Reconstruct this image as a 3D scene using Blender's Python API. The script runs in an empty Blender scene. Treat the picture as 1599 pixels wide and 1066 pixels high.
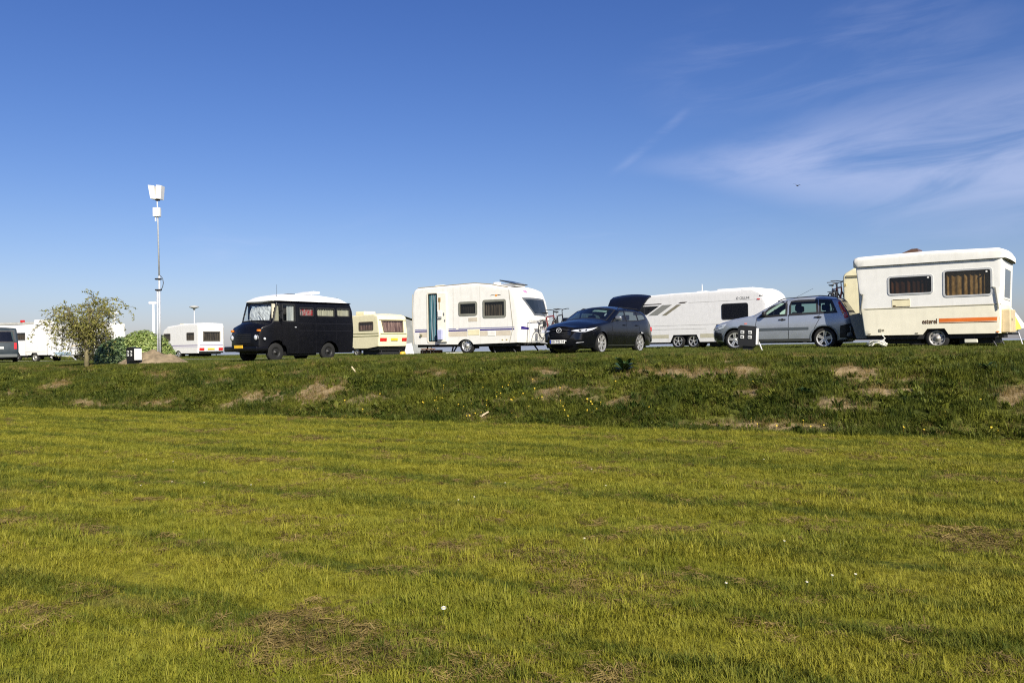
import bpy, bmesh, math, random
import numpy as np
from mathutils import Vector, Matrix, noise as mnoise
from mathutils.geometry import delaunay_2d_cdt
R = math.radians
rnd = random.Random(7)
scene = bpy.context.scene
COL = scene.collection

# ------------------------------------------------------------------ camera
EYE = 1.6
cam_d = bpy.data.cameras.new("camera")
cam = bpy.data.objects.new("camera", cam_d)
COL.objects.link(cam)
cam_d.sensor_width = 36.0
cam_d.lens = 36.0 * 1300 / 1599
cam_d.clip_start = 0.1
cam_d.clip_end = 20000
_p, _r = 7 / 1300.0, 0.015                     # pitch up a touch, rolled so that the horizon drops to the left
_f = Vector((0, math.cos(_p), math.sin(_p)))
_right = Vector((math.cos(_r), 0, -math.sin(_r)))
_back = -_f
_up = _back.cross(_right).normalized()
_right = _up.cross(_back).normalized()
cam.matrix_world = Matrix(((_right.x, _up.x, _back.x, 0), (_right.y, _up.y, _back.y, 0), (_right.z, _up.z, _back.z, EYE), (0, 0, 0, 1)))
scene.camera = cam

# ------------------------------------------------------------------ light
SUN_AZ, SUN_EL = 22.0, 33.0                    # degrees right of straight behind the camera
to_sun = Vector((math.sin(R(SUN_AZ)) * math.cos(R(SUN_EL)), -math.cos(R(SUN_AZ)) * math.cos(R(SUN_EL)), math.sin(R(SUN_EL))))
sd = bpy.data.lights.new("sun", 'SUN')
sd.energy = 5.0
sd.angle = R(0.5)
sd.color = (1.0, 0.93, 0.80)
sun = bpy.data.objects.new("sun", sd)
COL.objects.link(sun)
sun.rotation_euler = to_sun.to_track_quat('Z', 'Y').to_euler()

world = bpy.data.worlds.new("World")
scene.world = world
world.use_nodes = True
wn = world.node_tree.nodes
wl = world.node_tree.links
wn.clear()


def N(tree, typ, **kw):
    n = tree.nodes.new(typ)
    for k, v in kw.items():
        if k.startswith('i_'):
            key = k[2:]
            key = int(key) if key.isdigit() else key.replace('_', ' ')
            n.inputs[key].default_value = v
        else:
            setattr(n, k, v)
    return n


def build_world():
    t = world.node_tree
    out = N(t, 'ShaderNodeOutputWorld')
    bg = N(t, 'ShaderNodeBackground')
    bg.inputs['Strength'].default_value = 0.092
    sky = N(t, 'ShaderNodeTexSky', sky_type='NISHITA')
    sky.sun_disc = False
    sky.sun_elevation = R(SUN_EL)
    sky.sun_rotation = R(180 - SUN_AZ)
    sky.altitude = 0
    sky.air_density = 1.0
    sky.dust_density = 0.6
    sky.ozone_density = 2.2
    hs = N(t, 'ShaderNodeHueSaturation')
    hs.inputs['Saturation'].default_value = 1.18
    t.links.new(sky.outputs[0], hs.inputs['Color'])
    tint = N(t, 'ShaderNodeMix', data_type='RGBA', blend_type='MULTIPLY')
    tint.inputs[0].default_value = 1.0
    tcz = N(t, 'ShaderNodeTexCoord')
    sz = N(t, 'ShaderNodeSeparateXYZ')
    t.links.new(tcz.outputs['Generated'], sz.inputs[0])
    ramp = N(t, 'ShaderNodeValToRGB')          # clearer, bluer air than the standard sky towards the horizon
    e = ramp.color_ramp.elements
    e[0].position, e[0].color = 0.0, (0.58, 0.575, 0.82, 1)
    e[1].position, e[1].color = 0.45, (0.48, 0.525, 0.83, 1)
    for pos, c in ((0.06, (0.60, 0.595, 0.79, 1)), (0.14, (0.60, 0.595, 0.78, 1)), (0.25, (0.55, 0.57, 0.80, 1))):
        q = e.new(pos)
        q.color = c
    t.links.new(sz.outputs[2], ramp.inputs[0])
    t.links.new(ramp.outputs[0], tint.inputs[7])
    t.links.new(hs.outputs[0], tint.inputs[6])
    # thin cirrus, laid out over azimuth and elevation of the whole sky
    tc = N(t, 'ShaderNodeTexCoord')
    sep = N(t, 'ShaderNodeSeparateXYZ')
    t.links.new(tc.outputs['Generated'], sep.inputs[0])

    def math_(op, a, b=None, c=None):
        m = N(t, 'ShaderNodeMath', operation=op)
        for i, v in enumerate((a, b, c)):
            if v is None:
                continue
            if isinstance(v, (int, float)):
                m.inputs[i].default_value = v
            else:
                t.links.new(v, m.inputs[i])
        return m.outputs[0]

    az = math_('ARCTAN2', sep.outputs[0], sep.outputs[1])          # 0 straight ahead, positive to the right
    el = math_('ARCSINE', sep.outputs[2])

    def sstep(v, lo, hi):
        m = N(t, 'ShaderNodeMapRange', interpolation_type='SMOOTHSTEP')
        t.links.new(v, m.inputs[0])
        m.inputs[1].default_value = lo
        m.inputs[2].default_value = hi
        return m.outputs[0]

    # streak coordinates: along = azimuth, across = elevation minus a rising slope
    across = math_('SUBTRACT', el, math_('MULTIPLY', az, 0.10))
    cmb = N(t, 'ShaderNodeCombineXYZ')
    t.links.new(math_('MULTIPLY', az, 2.4), cmb.inputs[0])
    t.links.new(math_('MULTIPLY', across, 11.0), cmb.inputs[1])
    n1 = N(t, 'ShaderNodeTexNoise')
    n1.inputs['Scale'].default_value = 2.1
    n1.inputs['Detail'].default_value = 9
    n1.inputs['Roughness'].default_value = 0.58
    n1.inputs['Distortion'].default_value = 0.5
    t.links.new(cmb.outputs[0], n1.inputs['Vector'])
    n2 = N(t, 'ShaderNodeTexNoise')
    n2.inputs['Scale'].default_value = 3.0
    n2.inputs['Detail'].default_value = 5
    t.links.new(tc.outputs['Generated'], n2.inputs['Vector'])
    # a fan that opens to the right: centre line climbs, half width grows
    centre = math_('MULTIPLY_ADD', az, -0.055, 0.217)
    half = math_('MAXIMUM', math_('MULTIPLY_ADD', az, 0.185, -0.020), 0.012)
    off = math_('DIVIDE', math_('ABSOLUTE', math_('SUBTRACT', el, centre)), half)
    fan = math_('MULTIPLY', sstep(off, 1.45, 0.1), sstep(az, 0.10, 0.36))
    fan = math_('MULTIPLY', fan, sstep(n1.outputs[0], 0.22, 0.62))
    # a faint veil higher up
    dx = math_('DIVIDE', math_('SUBTRACT', az, 0.36), 0.22)
    dy = math_('DIVIDE', math_('SUBTRACT', el, 0.31), 0.075)
    rr = math_('ADD', math_('MULTIPLY', dx, dx), math_('MULTIPLY', dy, dy))
    veil = math_('MULTIPLY', sstep(rr, 1.3, 0.0), sstep(n1.outputs[0], 0.38, 0.75))
    # short slanting wisp
    ln = math_('SUBTRACT', math_('SUBTRACT', el, 0.232), math_('MULTIPLY', math_('SUBTRACT', az, 0.165), 0.70))
    ln = math_('ADD', ln, math_('MULTIPLY', math_('SUBTRACT', n2.outputs[0], 0.5), 0.022))
    wisp = math_('MULTIPLY', sstep(math_('ABSOLUTE', ln), 0.010, 0.0), sstep(math_('ABSOLUTE', math_('SUBTRACT', az, 0.165)), 0.056, 0.020))
    low = math_('MULTIPLY', sstep(math_('ABSOLUTE', math_('SUBTRACT', el, 0.12)), 0.06, 0.0), sstep(n1.outputs[0], 0.52, 0.8))
    tot = math_('ADD', math_('ADD', math_('MULTIPLY', fan, 0.44), math_('MULTIPLY', veil, 0.14)), math_('ADD', math_('MULTIPLY', math_('MULTIPLY', wisp, sstep(n1.outputs[0], 0.36, 0.60)), 0.17), math_('MULTIPLY', low, 0.12)))
    mx = N(t, 'ShaderNodeMix', data_type='RGBA')
    t.links.new(math_('MINIMUM', tot, 0.6), mx.inputs[0])
    t.links.new(tint.outputs[2], mx.inputs[6])
    mx.inputs[7].default_value = (5.0, 5.4, 7.2, 1)
    t.links.new(mx.outputs[2], bg.inputs['Color'])
    t.links.new(bg.outputs[0], out.inputs['Surface'])


build_world()
scene.view_settings.view_transform = 'Standard'
scene.view_settings.look = 'None'
scene.view_settings.exposure = 0.57
scene.view_settings.gamma = 1.0
scene.cycles.use_denoising = False
scene.cycles.pixel_filter_type = 'BLACKMAN_HARRIS'
scene.cycles.filter_width = 1.15
scene.cycles.max_bounces = 8
scene.cycles.transparent_max_bounces = 16


# ------------------------------------------------------------------ materials
MATS = {}


def mat(name, color, rough=0.5, metal=0.0, coat=0.0, var=0.10, scale=5.0, bump=0.0, spec=0.5, low=None, split=None, dirt=0.0):
    """Painted / plastic / metal surface with mottled colour and gloss.  low+split: second paint colour below z=split."""
    if name in MATS:
        return MATS[name]
    m = bpy.data.materials.new(name)
    m.use_nodes = True
    t = m.node_tree
    b = t.nodes['Principled BSDF']
    tc = N(t, 'ShaderNodeTexCoord')
    nz = N(t, 'ShaderNodeTexNoise')
    nz.inputs['Scale'].default_value = scale
    nz.inputs['Detail'].default_value = 6
    t.links.new(tc.outputs['Object'], nz.inputs['Vector'])
    mr = N(t, 'ShaderNodeMapRange')
    mr.inputs[1].default_value = 0.3
    mr.inputs[2].default_value = 0.7
    mr.inputs[3].default_value = 1 - var
    mr.inputs[4].default_value = 1 + var * 0.5
    t.links.new(nz.outputs[0], mr.inputs[0])
    base = N(t, 'ShaderNodeMix', data_type='RGBA')
    base.inputs[6].default_value = (*color, 1)
    base.inputs[7].default_value = (*(low or color), 1)
    base.inputs[0].default_value = 0
    if low is not None:
        sp = N(t, 'ShaderNodeSeparateXYZ')
        t.links.new(tc.outputs['Object'], sp.inputs[0])
        lt = N(t, 'ShaderNodeMath', operation='LESS_THAN')
        lt.inputs[1].default_value = split
        t.links.new(sp.outputs[2], lt.inputs[0])
        t.links.new(lt.outputs[0], base.inputs[0])
    src = base.outputs[2]
    if dirt:
        # rain streaks: noise drawn out vertically
        mp = N(t, 'ShaderNodeMapping')
        mp.inputs['Scale'].default_value = (7, 7, 0.7)
        t.links.new(tc.outputs['Object'], mp.inputs[0])
        dn = N(t, 'ShaderNodeTexNoise')
        dn.inputs['Scale'].default_value = 1.2
        dn.inputs['Detail'].default_value = 8
        t.links.new(mp.outputs[0], dn.inputs['Vector'])
        dr = N(t, 'ShaderNodeMapRange')
        dr.inputs[1].default_value = 0.52
        dr.inputs[2].default_value = 0.80
        dr.inputs[4].default_value = dirt
        t.links.new(dn.outputs[0], dr.inputs[0])
        dm = N(t, 'ShaderNodeMix', data_type='RGBA')
        t.links.new(dr.outputs[0], dm.inputs[0])
        t.links.new(src, dm.inputs[6])
        dm.inputs[7].default_value = (0.30, 0.27, 0.20, 1)
        src = dm.outputs[2]
    mu = N(t, 'ShaderNodeMix', data_type='RGBA', blend_type='MULTIPLY')
    mu.inputs[0].default_value = 1
    t.links.new(src, mu.inputs[6])
    t.links.new(mr.outputs[0], mu.inputs[7])
    t.links.new(mu.outputs[2], b.inputs['Base Color'])
    rr = N(t, 'ShaderNodeMapRange')
    rr.inputs[3].default_value = max(rough - 0.08, 0.02)
    rr.inputs[4].default_value = min(rough + 0.10, 1)
    t.links.new(nz.outputs[0], rr.inputs[0])
    t.links.new(rr.outputs[0], b.inputs['Roughness'])
    b.inputs['Metallic'].default_value = metal
    b.inputs['Coat Weight'].default_value = coat
    b.inputs['Coat Roughness'].default_value = 0.05
    b.inputs['Specular IOR Level'].default_value = spec
    if bump:
        bp = N(t, 'ShaderNodeBump')
        bp.inputs['Strength'].default_value = bump
        bp.inputs['Distance'].default_value = 0.02
        t.links.new(nz.outputs[0], bp.inputs['Height'])
        t.links.new(bp.outputs[0], b.inputs['Normal'])
    MATS[name] = m
    return m


def glass(name, tint, opacity=0.35, body=(0.02, 0.02, 0.02), rough=0.03):
    """Window pane: tinted see-through + dark body + mirror reflection."""
    if name in MATS:
        return MATS[name]
    m = bpy.data.materials.new(name)
    m.use_nodes = True
    t = m.node_tree
    t.nodes.clear()
    out = N(t, 'ShaderNodeOutputMaterial')
    tr = N(t, 'ShaderNodeBsdfTransparent')
    tr.inputs[0].default_value = (*tint, 1)
    df = N(t, 'ShaderNodeBsdfDiffuse')
    df.inputs[0].default_value = (*body, 1)
    gl = N(t, 'ShaderNodeBsdfGlossy')
    gl.inputs['Roughness'].default_value = rough
    lw = N(t, 'ShaderNodeLayerWeight')
    lw.inputs['Blend'].default_value = 0.5
    pw = N(t, 'ShaderNodeMath', operation='POWER')
    pw.inputs[1].default_value = 4.0
    t.links.new(lw.outputs['Facing'], pw.inputs[0])
    fr = N(t, 'ShaderNodeMath', operation='MULTIPLY_ADD')
    fr.inputs[1].default_value = 0.9
    fr.inputs[2].default_value = 0.05
    t.links.new(pw.outputs[0], fr.inputs[0])
    a = N(t, 'ShaderNodeMixShader')
    a.inputs[0].default_value = opacity
    t.links.new(tr.outputs[0], a.inputs[1])
    t.links.new(df.outputs[0], a.inputs[2])
    c = N(t, 'ShaderNodeMixShader')
    t.links.new(fr.outputs[0], c.inputs[0])
    t.links.new(a.outputs[0], c.inputs[1])
    t.links.new(gl.outputs[0], c.inputs[2])
    t.links.new(c.outputs[0], out.inputs[0])
    MATS[name] = m
    return m


def cloth(name, c1, c2, scale=(14, 14, 1), rough=0.9):
    """Curtain / tent cloth with vertical or even variation."""
    if name in MATS:
        return MATS[name]
    m = bpy.data.materials.new(name)
    m.use_nodes = True
    t = m.node_tree
    b = t.nodes['Principled BSDF']
    tc = N(t, 'ShaderNodeTexCoord')
    mp = N(t, 'ShaderNodeMapping')
    mp.inputs['Scale'].default_value = scale
    t.links.new(tc.outputs['Object'], mp.inputs[0])
    nz = N(t, 'ShaderNodeTexNoise')
    nz.inputs['Scale'].default_value = 1.0
    nz.inputs['Detail'].default_value = 4
    t.links.new(mp.outputs[0], nz.inputs['Vector'])
    cr = N(t, 'ShaderNodeValToRGB')
    cr.color_ramp.elements[0].position = 0.38
    cr.color_ramp.elements[1].position = 0.62
    cr.color_ramp.elements[0].color = (*c1, 1)
    cr.color_ramp.elements[1].color = (*c2, 1)
    t.links.new(nz.outputs[0], cr.inputs[0])
    t.links.new(cr.outputs[0], b.inputs['Base Color'])
    b.inputs['Roughness'].default_value = rough
    b.inputs['Specular IOR Level'].default_value = 0.2
    MATS[name] = m
    return m


def leafmat(name, c1, c2, rough=0.5, trans=0.25, spec=0.35):
    if name in MATS:
        return MATS[name]
    m = bpy.data.materials.new(name)
    m.use_nodes = True
    t = m.node_tree
    t.nodes.clear()
    out = N(t, 'ShaderNodeOutputMaterial')
    b = N(t, 'ShaderNodeBsdfPrincipled')
    geo = N(t, 'ShaderNodeNewGeometry')
    cr = N(t, 'ShaderNodeValToRGB')
    cr.color_ramp.elements[0].color = (*c1, 1)
    cr.color_ramp.elements[1].color = (*c2, 1)
    t.links.new(geo.outputs['Random Per Island'], cr.inputs[0])
    t.links.new(cr.outputs[0], b.inputs['Base Color'])
    b.inputs['Roughness'].default_value = rough
    b.inputs['Specular IOR Level'].default_value = spec
    tl = N(t, 'ShaderNodeBsdfTranslucent')
    t.links.new(cr.outputs[0], tl.inputs[0])
    mx = N(t, 'ShaderNodeMixShader')
    mx.inputs[0].default_value = trans
    t.links.new(b.outputs[0], mx.inputs[1])
    t.links.new(tl.outputs[0], mx.inputs[2])
    t.links.new(mx.outputs[0], out.inputs[0])
    MATS[name] = m
    return m


# ------------------------------------------------------------------ mesh helpers
class MB:
    """Collects shapes for one part."""

    def __init__(s):
        s.v, s.f = [], []

    def add(s, v, f):
        o = len(s.v)
        s.v += [tuple(p) for p in v]
        s.f += [tuple(i + o for i in q) for q in f]
        return s

    def box(s, x0, x1, y0, y1, z0, z1, bev=0.0, rot=None, seg=2):
        bm = bmesh.new()
        bmesh.ops.create_cube(bm, size=1)
        for v in bm.verts:
            v.co = Vector((v.co.x * (x1 - x0), v.co.y * (y1 - y0), v.co.z * (z1 - z0)))
        if bev:
            bmesh.ops.bevel(bm, geom=bm.edges[:], offset=bev, segments=seg, affect='EDGES', profile=0.5)
        c = Vector(((x0 + x1) / 2, (y0 + y1) / 2, (z0 + z1) / 2))
        bm.verts.index_update()
        vs = [(rot @ v.co if rot else v.co) + c for v in bm.verts]
        s.add(vs, [[v.index for v in f.verts] for f in bm.faces])
        bm.free()
        return s

    def tube(s, pts, r, n=8, cap=True):
        pts = [Vector(p) for p in pts]
        rs = r if isinstance(r, (list, tuple)) else [r] * len(pts)
        up = None
        rings = []
        for i, p in enumerate(pts):
            d = (pts[min(i + 1, len(pts) - 1)] - pts[max(i - 1, 0)])
            if d.length < 1e-9:
                d = Vector((0, 0, 1))
            d.normalize()
            if up is None:
                up = d.orthogonal().normalized()
            up = (up - d * up.dot(d))
            up = up.normalized() if up.length > 1e-6 else d.orthogonal().normalized()
            w = d.cross(up)
            rings.append([p + (up * math.cos(2 * math.pi * k / n) + w * math.sin(2 * math.pi * k / n)) * rs[i] for k in range(n)])
        v = [q for ring in rings for q in ring]
        f = []
        for i in range(len(pts) - 1):
            for k in range(n):
                f.append((i * n + k, i * n + (k + 1) % n, (i + 1) * n + (k + 1) % n, (i + 1) * n + k))
        if cap:
            f.append(tuple(range(n - 1, -1, -1)))
            f.append(tuple((len(pts) - 1) * n + k for k in range(n)))
        return s.add(v, f)

    def lathe(s, prof, c, axis='y', n=28, closed=False):
        """prof: (radius, along axis)."""
        v = []
        for k in range(n):
            a = 2 * math.pi * k / n
            for r, h in prof:
                x, y = r * math.cos(a), r * math.sin(a)
                v.append({'y': (c[0] + x, c[1] + h, c[2] + y), 'z': (c[0] + x, c[1] + y, c[2] + h), 'x': (c[0] + h, c[1] + x, c[2] + y)}[axis])
        m = len(prof)
        f = []
        for k in range(n):
            for j in range(m if closed else m - 1):
                j2 = (j + 1) % m
                f.append((k * m + j, ((k + 1) % n) * m + j, ((k + 1) % n) * m + j2, k * m + j2))
        return s.add(v, f)

    def prism(s, poly, y0, y1):
        """(x,z) polygon pulled from y0 to y1."""
        n = len(poly)
        v = [(x, y0, z) for x, z in poly] + [(x, y1, z) for x, z in poly]
        f = [tuple(range(n)), tuple(range(2 * n - 1, n - 1, -1))] + [(i, i + n, (i + 1) % n + n, (i + 1) % n) for i in range(n)]
        return s.add(v, f)

    def build(s, name, m, parent=None, smooth=False, loc=None):
        me = bpy.data.meshes.new(name)
        me.from_pydata(s.v, [], s.f)
        me.update()
        return link(name, me, m, parent, smooth, loc)


def link(name, me, m, parent=None, smooth=False, loc=None):
    if m is not None and not me.materials:
        me.materials.append(m)
    bm = bmesh.new()
    bm.from_mesh(me)
    bmesh.ops.recalc_face_normals(bm, faces=bm.faces[:])
    bm.to_mesh(me)
    bm.free()
    if smooth:
        me.polygons.foreach_set('use_smooth', [True] * len(me.polygons))
        if smooth == 'auto':
            me.set_sharp_from_angle(angle=R(38))
    o = bpy.data.objects.new(name, me)
    COL.objects.link(o)
    if parent is not None:
        o.parent = parent
    if loc is not None:
        o.location = loc
    return o


def tag(o, label, cat, group=None):
    o['label'] = label
    o['category'] = cat
    if group:
        o['group'] = group
    return o


def thing(name, label, cat, pose, group=None):
    """Empty at the base.  pose = x, y, degrees the local x axis swings towards the viewer, z."""
    o = bpy.data.objects.new(name, None)
    o.empty_display_size = 0.2
    COL.objects.link(o)
    o.location = (pose[0], pose[1], pose[3])
    o.rotation_euler = (0, 0, R(-pose[2]))
    return tag(o, label, cat, group)


def structure(o):
    o['kind'] = 'structure'
    return o


def round_path(pts, closed=False, seg=5):
    """pts: (x, z, radius) -> polyline with rounded corners."""
    out = []
    n = len(pts)
    for i, p in enumerate(pts):
        r = p[2] if len(p) > 2 else 0
        P = Vector(p[:2])
        if r <= 0 or (not closed and i in (0, n - 1)):
            out.append(tuple(P))
            continue
        A = Vector(pts[i - 1][:2])
        B = Vector(pts[(i + 1) % n][:2])
        da, db = (A - P), (B - P)
        ang = da.angle(db)
        if ang > math.pi - 0.03:
            out.append(tuple(P))
            continue
        cut = min(r / math.tan(ang / 2), da.length * 0.48, db.length * 0.48)
        a, b = P + da.normalized() * cut, P + db.normalized() * cut
        for k in range(seg + 1):
            u = k / seg
            out.append(tuple(a * (1 - u) ** 2 + P * 2 * u * (1 - u) + b * u * u))
    return out


def resample(path, step, closed=False):
    out = []
    n = len(path)
    for i in range(n if closed else n - 1):
        a, b = Vector(path[i]), Vector(path[(i + 1) % n])
        k = max(1, int(math.ceil((b - a).length / step)))
        for j in range(k):
            out.append(tuple(a.lerp(b, j / k)))
    if not closed:
        out.append(tuple(path[-1]))
    return out


def inside(p, poly):
    x, y = p
    c = False
    j = len(poly) - 1
    for i in range(len(poly)):
        xi, yi = poly[i]
        xj, yj = poly[j]
        if (yi > y) != (yj > y) and x < (xj - xi) * (y - yi) / (yj - yi) + xi:
            c = not c
        j = i
    return c


def seg_dist(p, A, B):
    """distance of point to many segments (numpy)."""
    P = np.array(p)
    AB = B - A
    L = np.maximum((AB ** 2).sum(1), 1e-12)
    u = np.clip(((P - A) * AB).sum(1) / L, 0, 1)
    return float(np.sqrt((((A + AB * u[:, None]) - P) ** 2).sum(1)).min())


def panel2d(outline, holes, step, extra=()):
    """triangulated flat panel with holes -> 2D verts, faces."""
    loops = [resample(outline, step, True)] + [resample(h, step, True) for h in holes]
    V, Ed = [], []
    for lp in loops:
        o = len(V)
        V += [tuple(p) for p in lp]
        Ed += [(o + i, o + (i + 1) % len(lp)) for i in range(len(lp))]
    A = np.array([V[a] for a, b in Ed])
    B = np.array([V[b] for a, b in Ed])
    xs = [p[0] for p in loops[0]]
    ys = [p[1] for p in loops[0]]
    cand = list(extra)
    nx = int((max(xs) - min(xs)) / step)
    ny = int((max(ys) - min(ys)) / step)
    for i in range(1, nx + 1):
        for j in range(1, ny + 1):
            cand.append((min(xs) + i * step, min(ys) + j * step))
    for k, p in enumerate(cand):
        lim = 0.004 if k < len(extra) else step * 0.4
        if inside(p, loops[0]) and not any(inside(p, h) for h in loops[1:]) and seg_dist(p, A, B) > lim:
            V.append(p)
    vo, eo, fo, *_ = delaunay_2d_cdt([Vector(p) for p in V], Ed, [], 0, 1e-6)
    F = []
    for f in fo:
        c = sum((vo[i] for i in f), Vector((0, 0))) / len(f)
        if inside(c, loops[0]) and not any(inside(c, h) for h in loops[1:]):
            F.append(tuple(f))
    return [tuple(p) for p in vo], F


def grow(poly, d):
    """offset a closed polygon outwards by d."""
    n = len(poly)
    area = sum(poly[i][0] * poly[(i + 1) % n][1] - poly[(i + 1) % n][0] * poly[i][1] for i in range(n))
    sg = 1 if area > 0 else -1
    out = []
    for i in range(n):
        a, b, c = Vector(poly[i - 1]), Vector(poly[i]), Vector(poly[(i + 1) % n])
        e1, e2 = (b - a).normalized(), (c - b).normalized()
        n1, n2 = Vector((e1.y, -e1.x)) * sg, Vector((e2.y, -e2.x)) * sg
        nn = (n1 + n2)
        nn = nn.normalized() if nn.length > 1e-6 else n1
        k = 1 / max(0.4, nn.dot(n1))
        out.append(tuple(b + nn * d * k))
    return out


def rect(x0, x1, z0, z1, r=0.05):
    return round_path([(x0, z0, r), (x1, z0, r), (x1, z1, r), (x0, z1, r)], True, 3)


class Shell:
    """Vehicle body: two sides cut to an outline plus the skin wrapped over their upper edge.
    path: (x,z) from lower left, over the top, to lower right.  bottom: (x,z) from lower right back to lower left (wheel arches)."""

    def __init__(s, path, W, bottom=(), r=0.05, base=None, crown=0.0, bulge=None, step=0.16):
        s.path = resample(path, step)
        s.W, s.r, s.step, s.crown = W, r, step, crown
        s.base = base or (lambda x, z: 0.0)
        s.bulge = bulge
        s.outline = list(path) + list(bottom)
        P = np.array(s.path)
        s.A, s.B = P[:-1], P[1:]
        L = np.sqrt(((s.B - s.A) ** 2).sum(1))
        s.T = np.concatenate([[0], np.cumsum(L)])
        s.P = P

    def y(s, x, z):
        d = seg_dist((x, z), s.A, s.B)
        e = 0.0
        if d < s.r:
            e = s.r - math.sqrt(max(0.0, s.r ** 2 - (s.r - d) ** 2))
        return s.base(x, z) + e

    def near(s, x, z, off=0.0):
        return (x, s.y(x, z) - off, z)

    def far(s, x, z, off=0.0):
        return (x, s.W - s.y(x, z) + off, z)

    def at(s, t):
        x = np.interp(t, s.T, s.P[:, 0])
        z = np.interp(t, s.T, s.P[:, 1])
        e = 0.03
        dx = np.interp(t + e, s.T, s.P[:, 0]) - np.interp(t - e, s.T, s.P[:, 0])
        dz = np.interp(t + e, s.T, s.P[:, 1]) - np.interp(t - e, s.T, s.P[:, 1])
        L = math.hypot(dx, dz) or 1
        return float(x), float(z), -dz / L, dx / L            # outward normal (left side up = left hand)

    def t_at(s, z, right=True, x=None):
        """arc length where the path passes height z at its right (or left) end, or passes x on top."""
        best, bt = 1e9, 0
        for t in np.linspace(0, s.T[-1], 800):
            px = np.interp(t, s.T, s.P[:, 0])
            pz = np.interp(t, s.T, s.P[:, 1])
            if x is not None:
                e = abs(px - x) + (0 if pz > z else 10)
            else:
                mid = (s.P[:, 0].min() + s.P[:, 0].max()) / 2
                e = abs(pz - z) + (0 if (px > mid) == right else 10)
            if e < best:
                best, bt = e, t
        return float(bt)

    def strip(s, t, y, off=0.0):
        """point on the wrapped skin at arc length t, y across the vehicle (0..W)."""
        x, z, nx, nz = s.at(t)
        ye = s.y(x, z) if True else 0
        half = s.W / 2 - ye
        u = (y - s.W / 2) / max(half, 1e-3)
        b = (s.bulge(x, z) if s.bulge else s.crown) * (1 - min(1, u * u)) + off
        return (x + nx * b, y, z + nz * b)

    def body(s, name, m, parent, near_holes=(), far_holes=(), strip_holes=(), t_range=None, smooth=True):
        ring = []
        for q in (0.12, 0.35, 0.65, 1.0):
            for i in range(len(s.path)):
                t = s.T[i]
                x, z, nx, nz = s.at(t)
                ring.append((x - nx * s.r * q, z - nz * s.r * q))
        mb = MB()
        for fn, holes in ((s.near, near_holes), (s.far, far_holes)):
            v, f = panel2d(s.outline, holes, s.step, ring)
            mb.add([fn(*p) for p in v], f)
        t0, t1 = t_range or (0, s.T[-1])
        # wrapped skin in (t, u) space, u from -1 to 1
        ov = [(t0, -1.0), (t1, -1.0), (t1, 1.0), (t0, 1.0)]
        loops = [[(t, (2 * y / s.W - 1)) for t, y in h] for h in strip_holes]
        k = 6
        ts = sorted(set([round(float(t), 6) for t in s.T if t0 <= t <= t1] + [round(t0, 6), round(t1, 6)]))
        if not loops:
            v, f = [], []
            for t in ts:
                for j in range(k + 1):
                    v.append(s.ut(t, -1 + 2 * j / k))
            for i in range(len(ts) - 1):
                for j in range(k):
                    a = i * (k + 1) + j
                    f.append((a, a + 1, a + k + 2, a + k + 1))
            mb.add(v, f)
        else:
            sc = s.W / 2
            outl = [(t, -sc) for t in ts] + [(t1, q * sc * 2 / k - sc) for q in range(1, k)] + [(t, sc) for t in reversed(ts)] + [(t0, sc - q * sc * 2 / k) for q in range(1, k)]
            v, f = panel2d(outl, [[(t, u * sc) for t, u in h] for h in loops], s.step)
            mb.add([s.ut(t, u / sc) for t, u in v], f)
        o = mb.build(name, m, parent)
        bm = bmesh.new()
        bm.from_mesh(o.data)
        bmesh.ops.remove_doubles(bm, verts=bm.verts[:], dist=0.0015)
        bmesh.ops.recalc_face_normals(bm, faces=bm.faces[:])
        bm.to_mesh(o.data)
        bm.free()
        if smooth:
            o.data.polygons.foreach_set('use_smooth', [True] * len(o.data.polygons))
            o.data.set_sharp_from_angle(angle=R(40))
        return o

    def ut(s, t, u, off=0.0):
        x, z, nx, nz = s.at(t)
        ye = s.y(x, z)
        y = s.W / 2 + u * (s.W / 2 - ye)
        b = (s.bulge(x, z) if s.bulge else s.crown) * (1 - u * u) + off
        return (x + nx * b, y, z + nz * b)

    # patches that follow the surface
    def patch(s, name, m, parent, poly, off=0.004, thick=0.0, holes=(), side='near', smooth=False, step=None):
        fn = {'near': s.near, 'far': s.far, 'strip': s.strip}[side]
        v, f = panel2d(poly, holes, step or s.step)
        mb = MB()
        mb.add([fn(p[0], p[1], off) for p in v], f)
        o = mb.build(name, m, parent, smooth)
        if thick:
            bm = bmesh.new()
            bm.from_mesh(o.data)
            r = bmesh.ops.extrude_face_region(bm, geom=bm.faces[:])
            inner = [fn(p[0], p[1], off - thick) for p in v]
            vs = [g for g in r['geom'] if isinstance(g, bmesh.types.BMVert)]
            for nv in vs:
                # match by position to original parameter
                i = min(range(len(v)), key=lambda q: (Vector(fn(v[q][0], v[q][1], off)) - nv.co).length_squared) if len(v) < 400 else None
                if i is not None:
                    nv.co = Vector(inner[i])
            bmesh.ops.recalc_face_normals(bm, faces=bm.faces[:])
            bm.to_mesh(o.data)
            bm.free()
        return o


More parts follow.
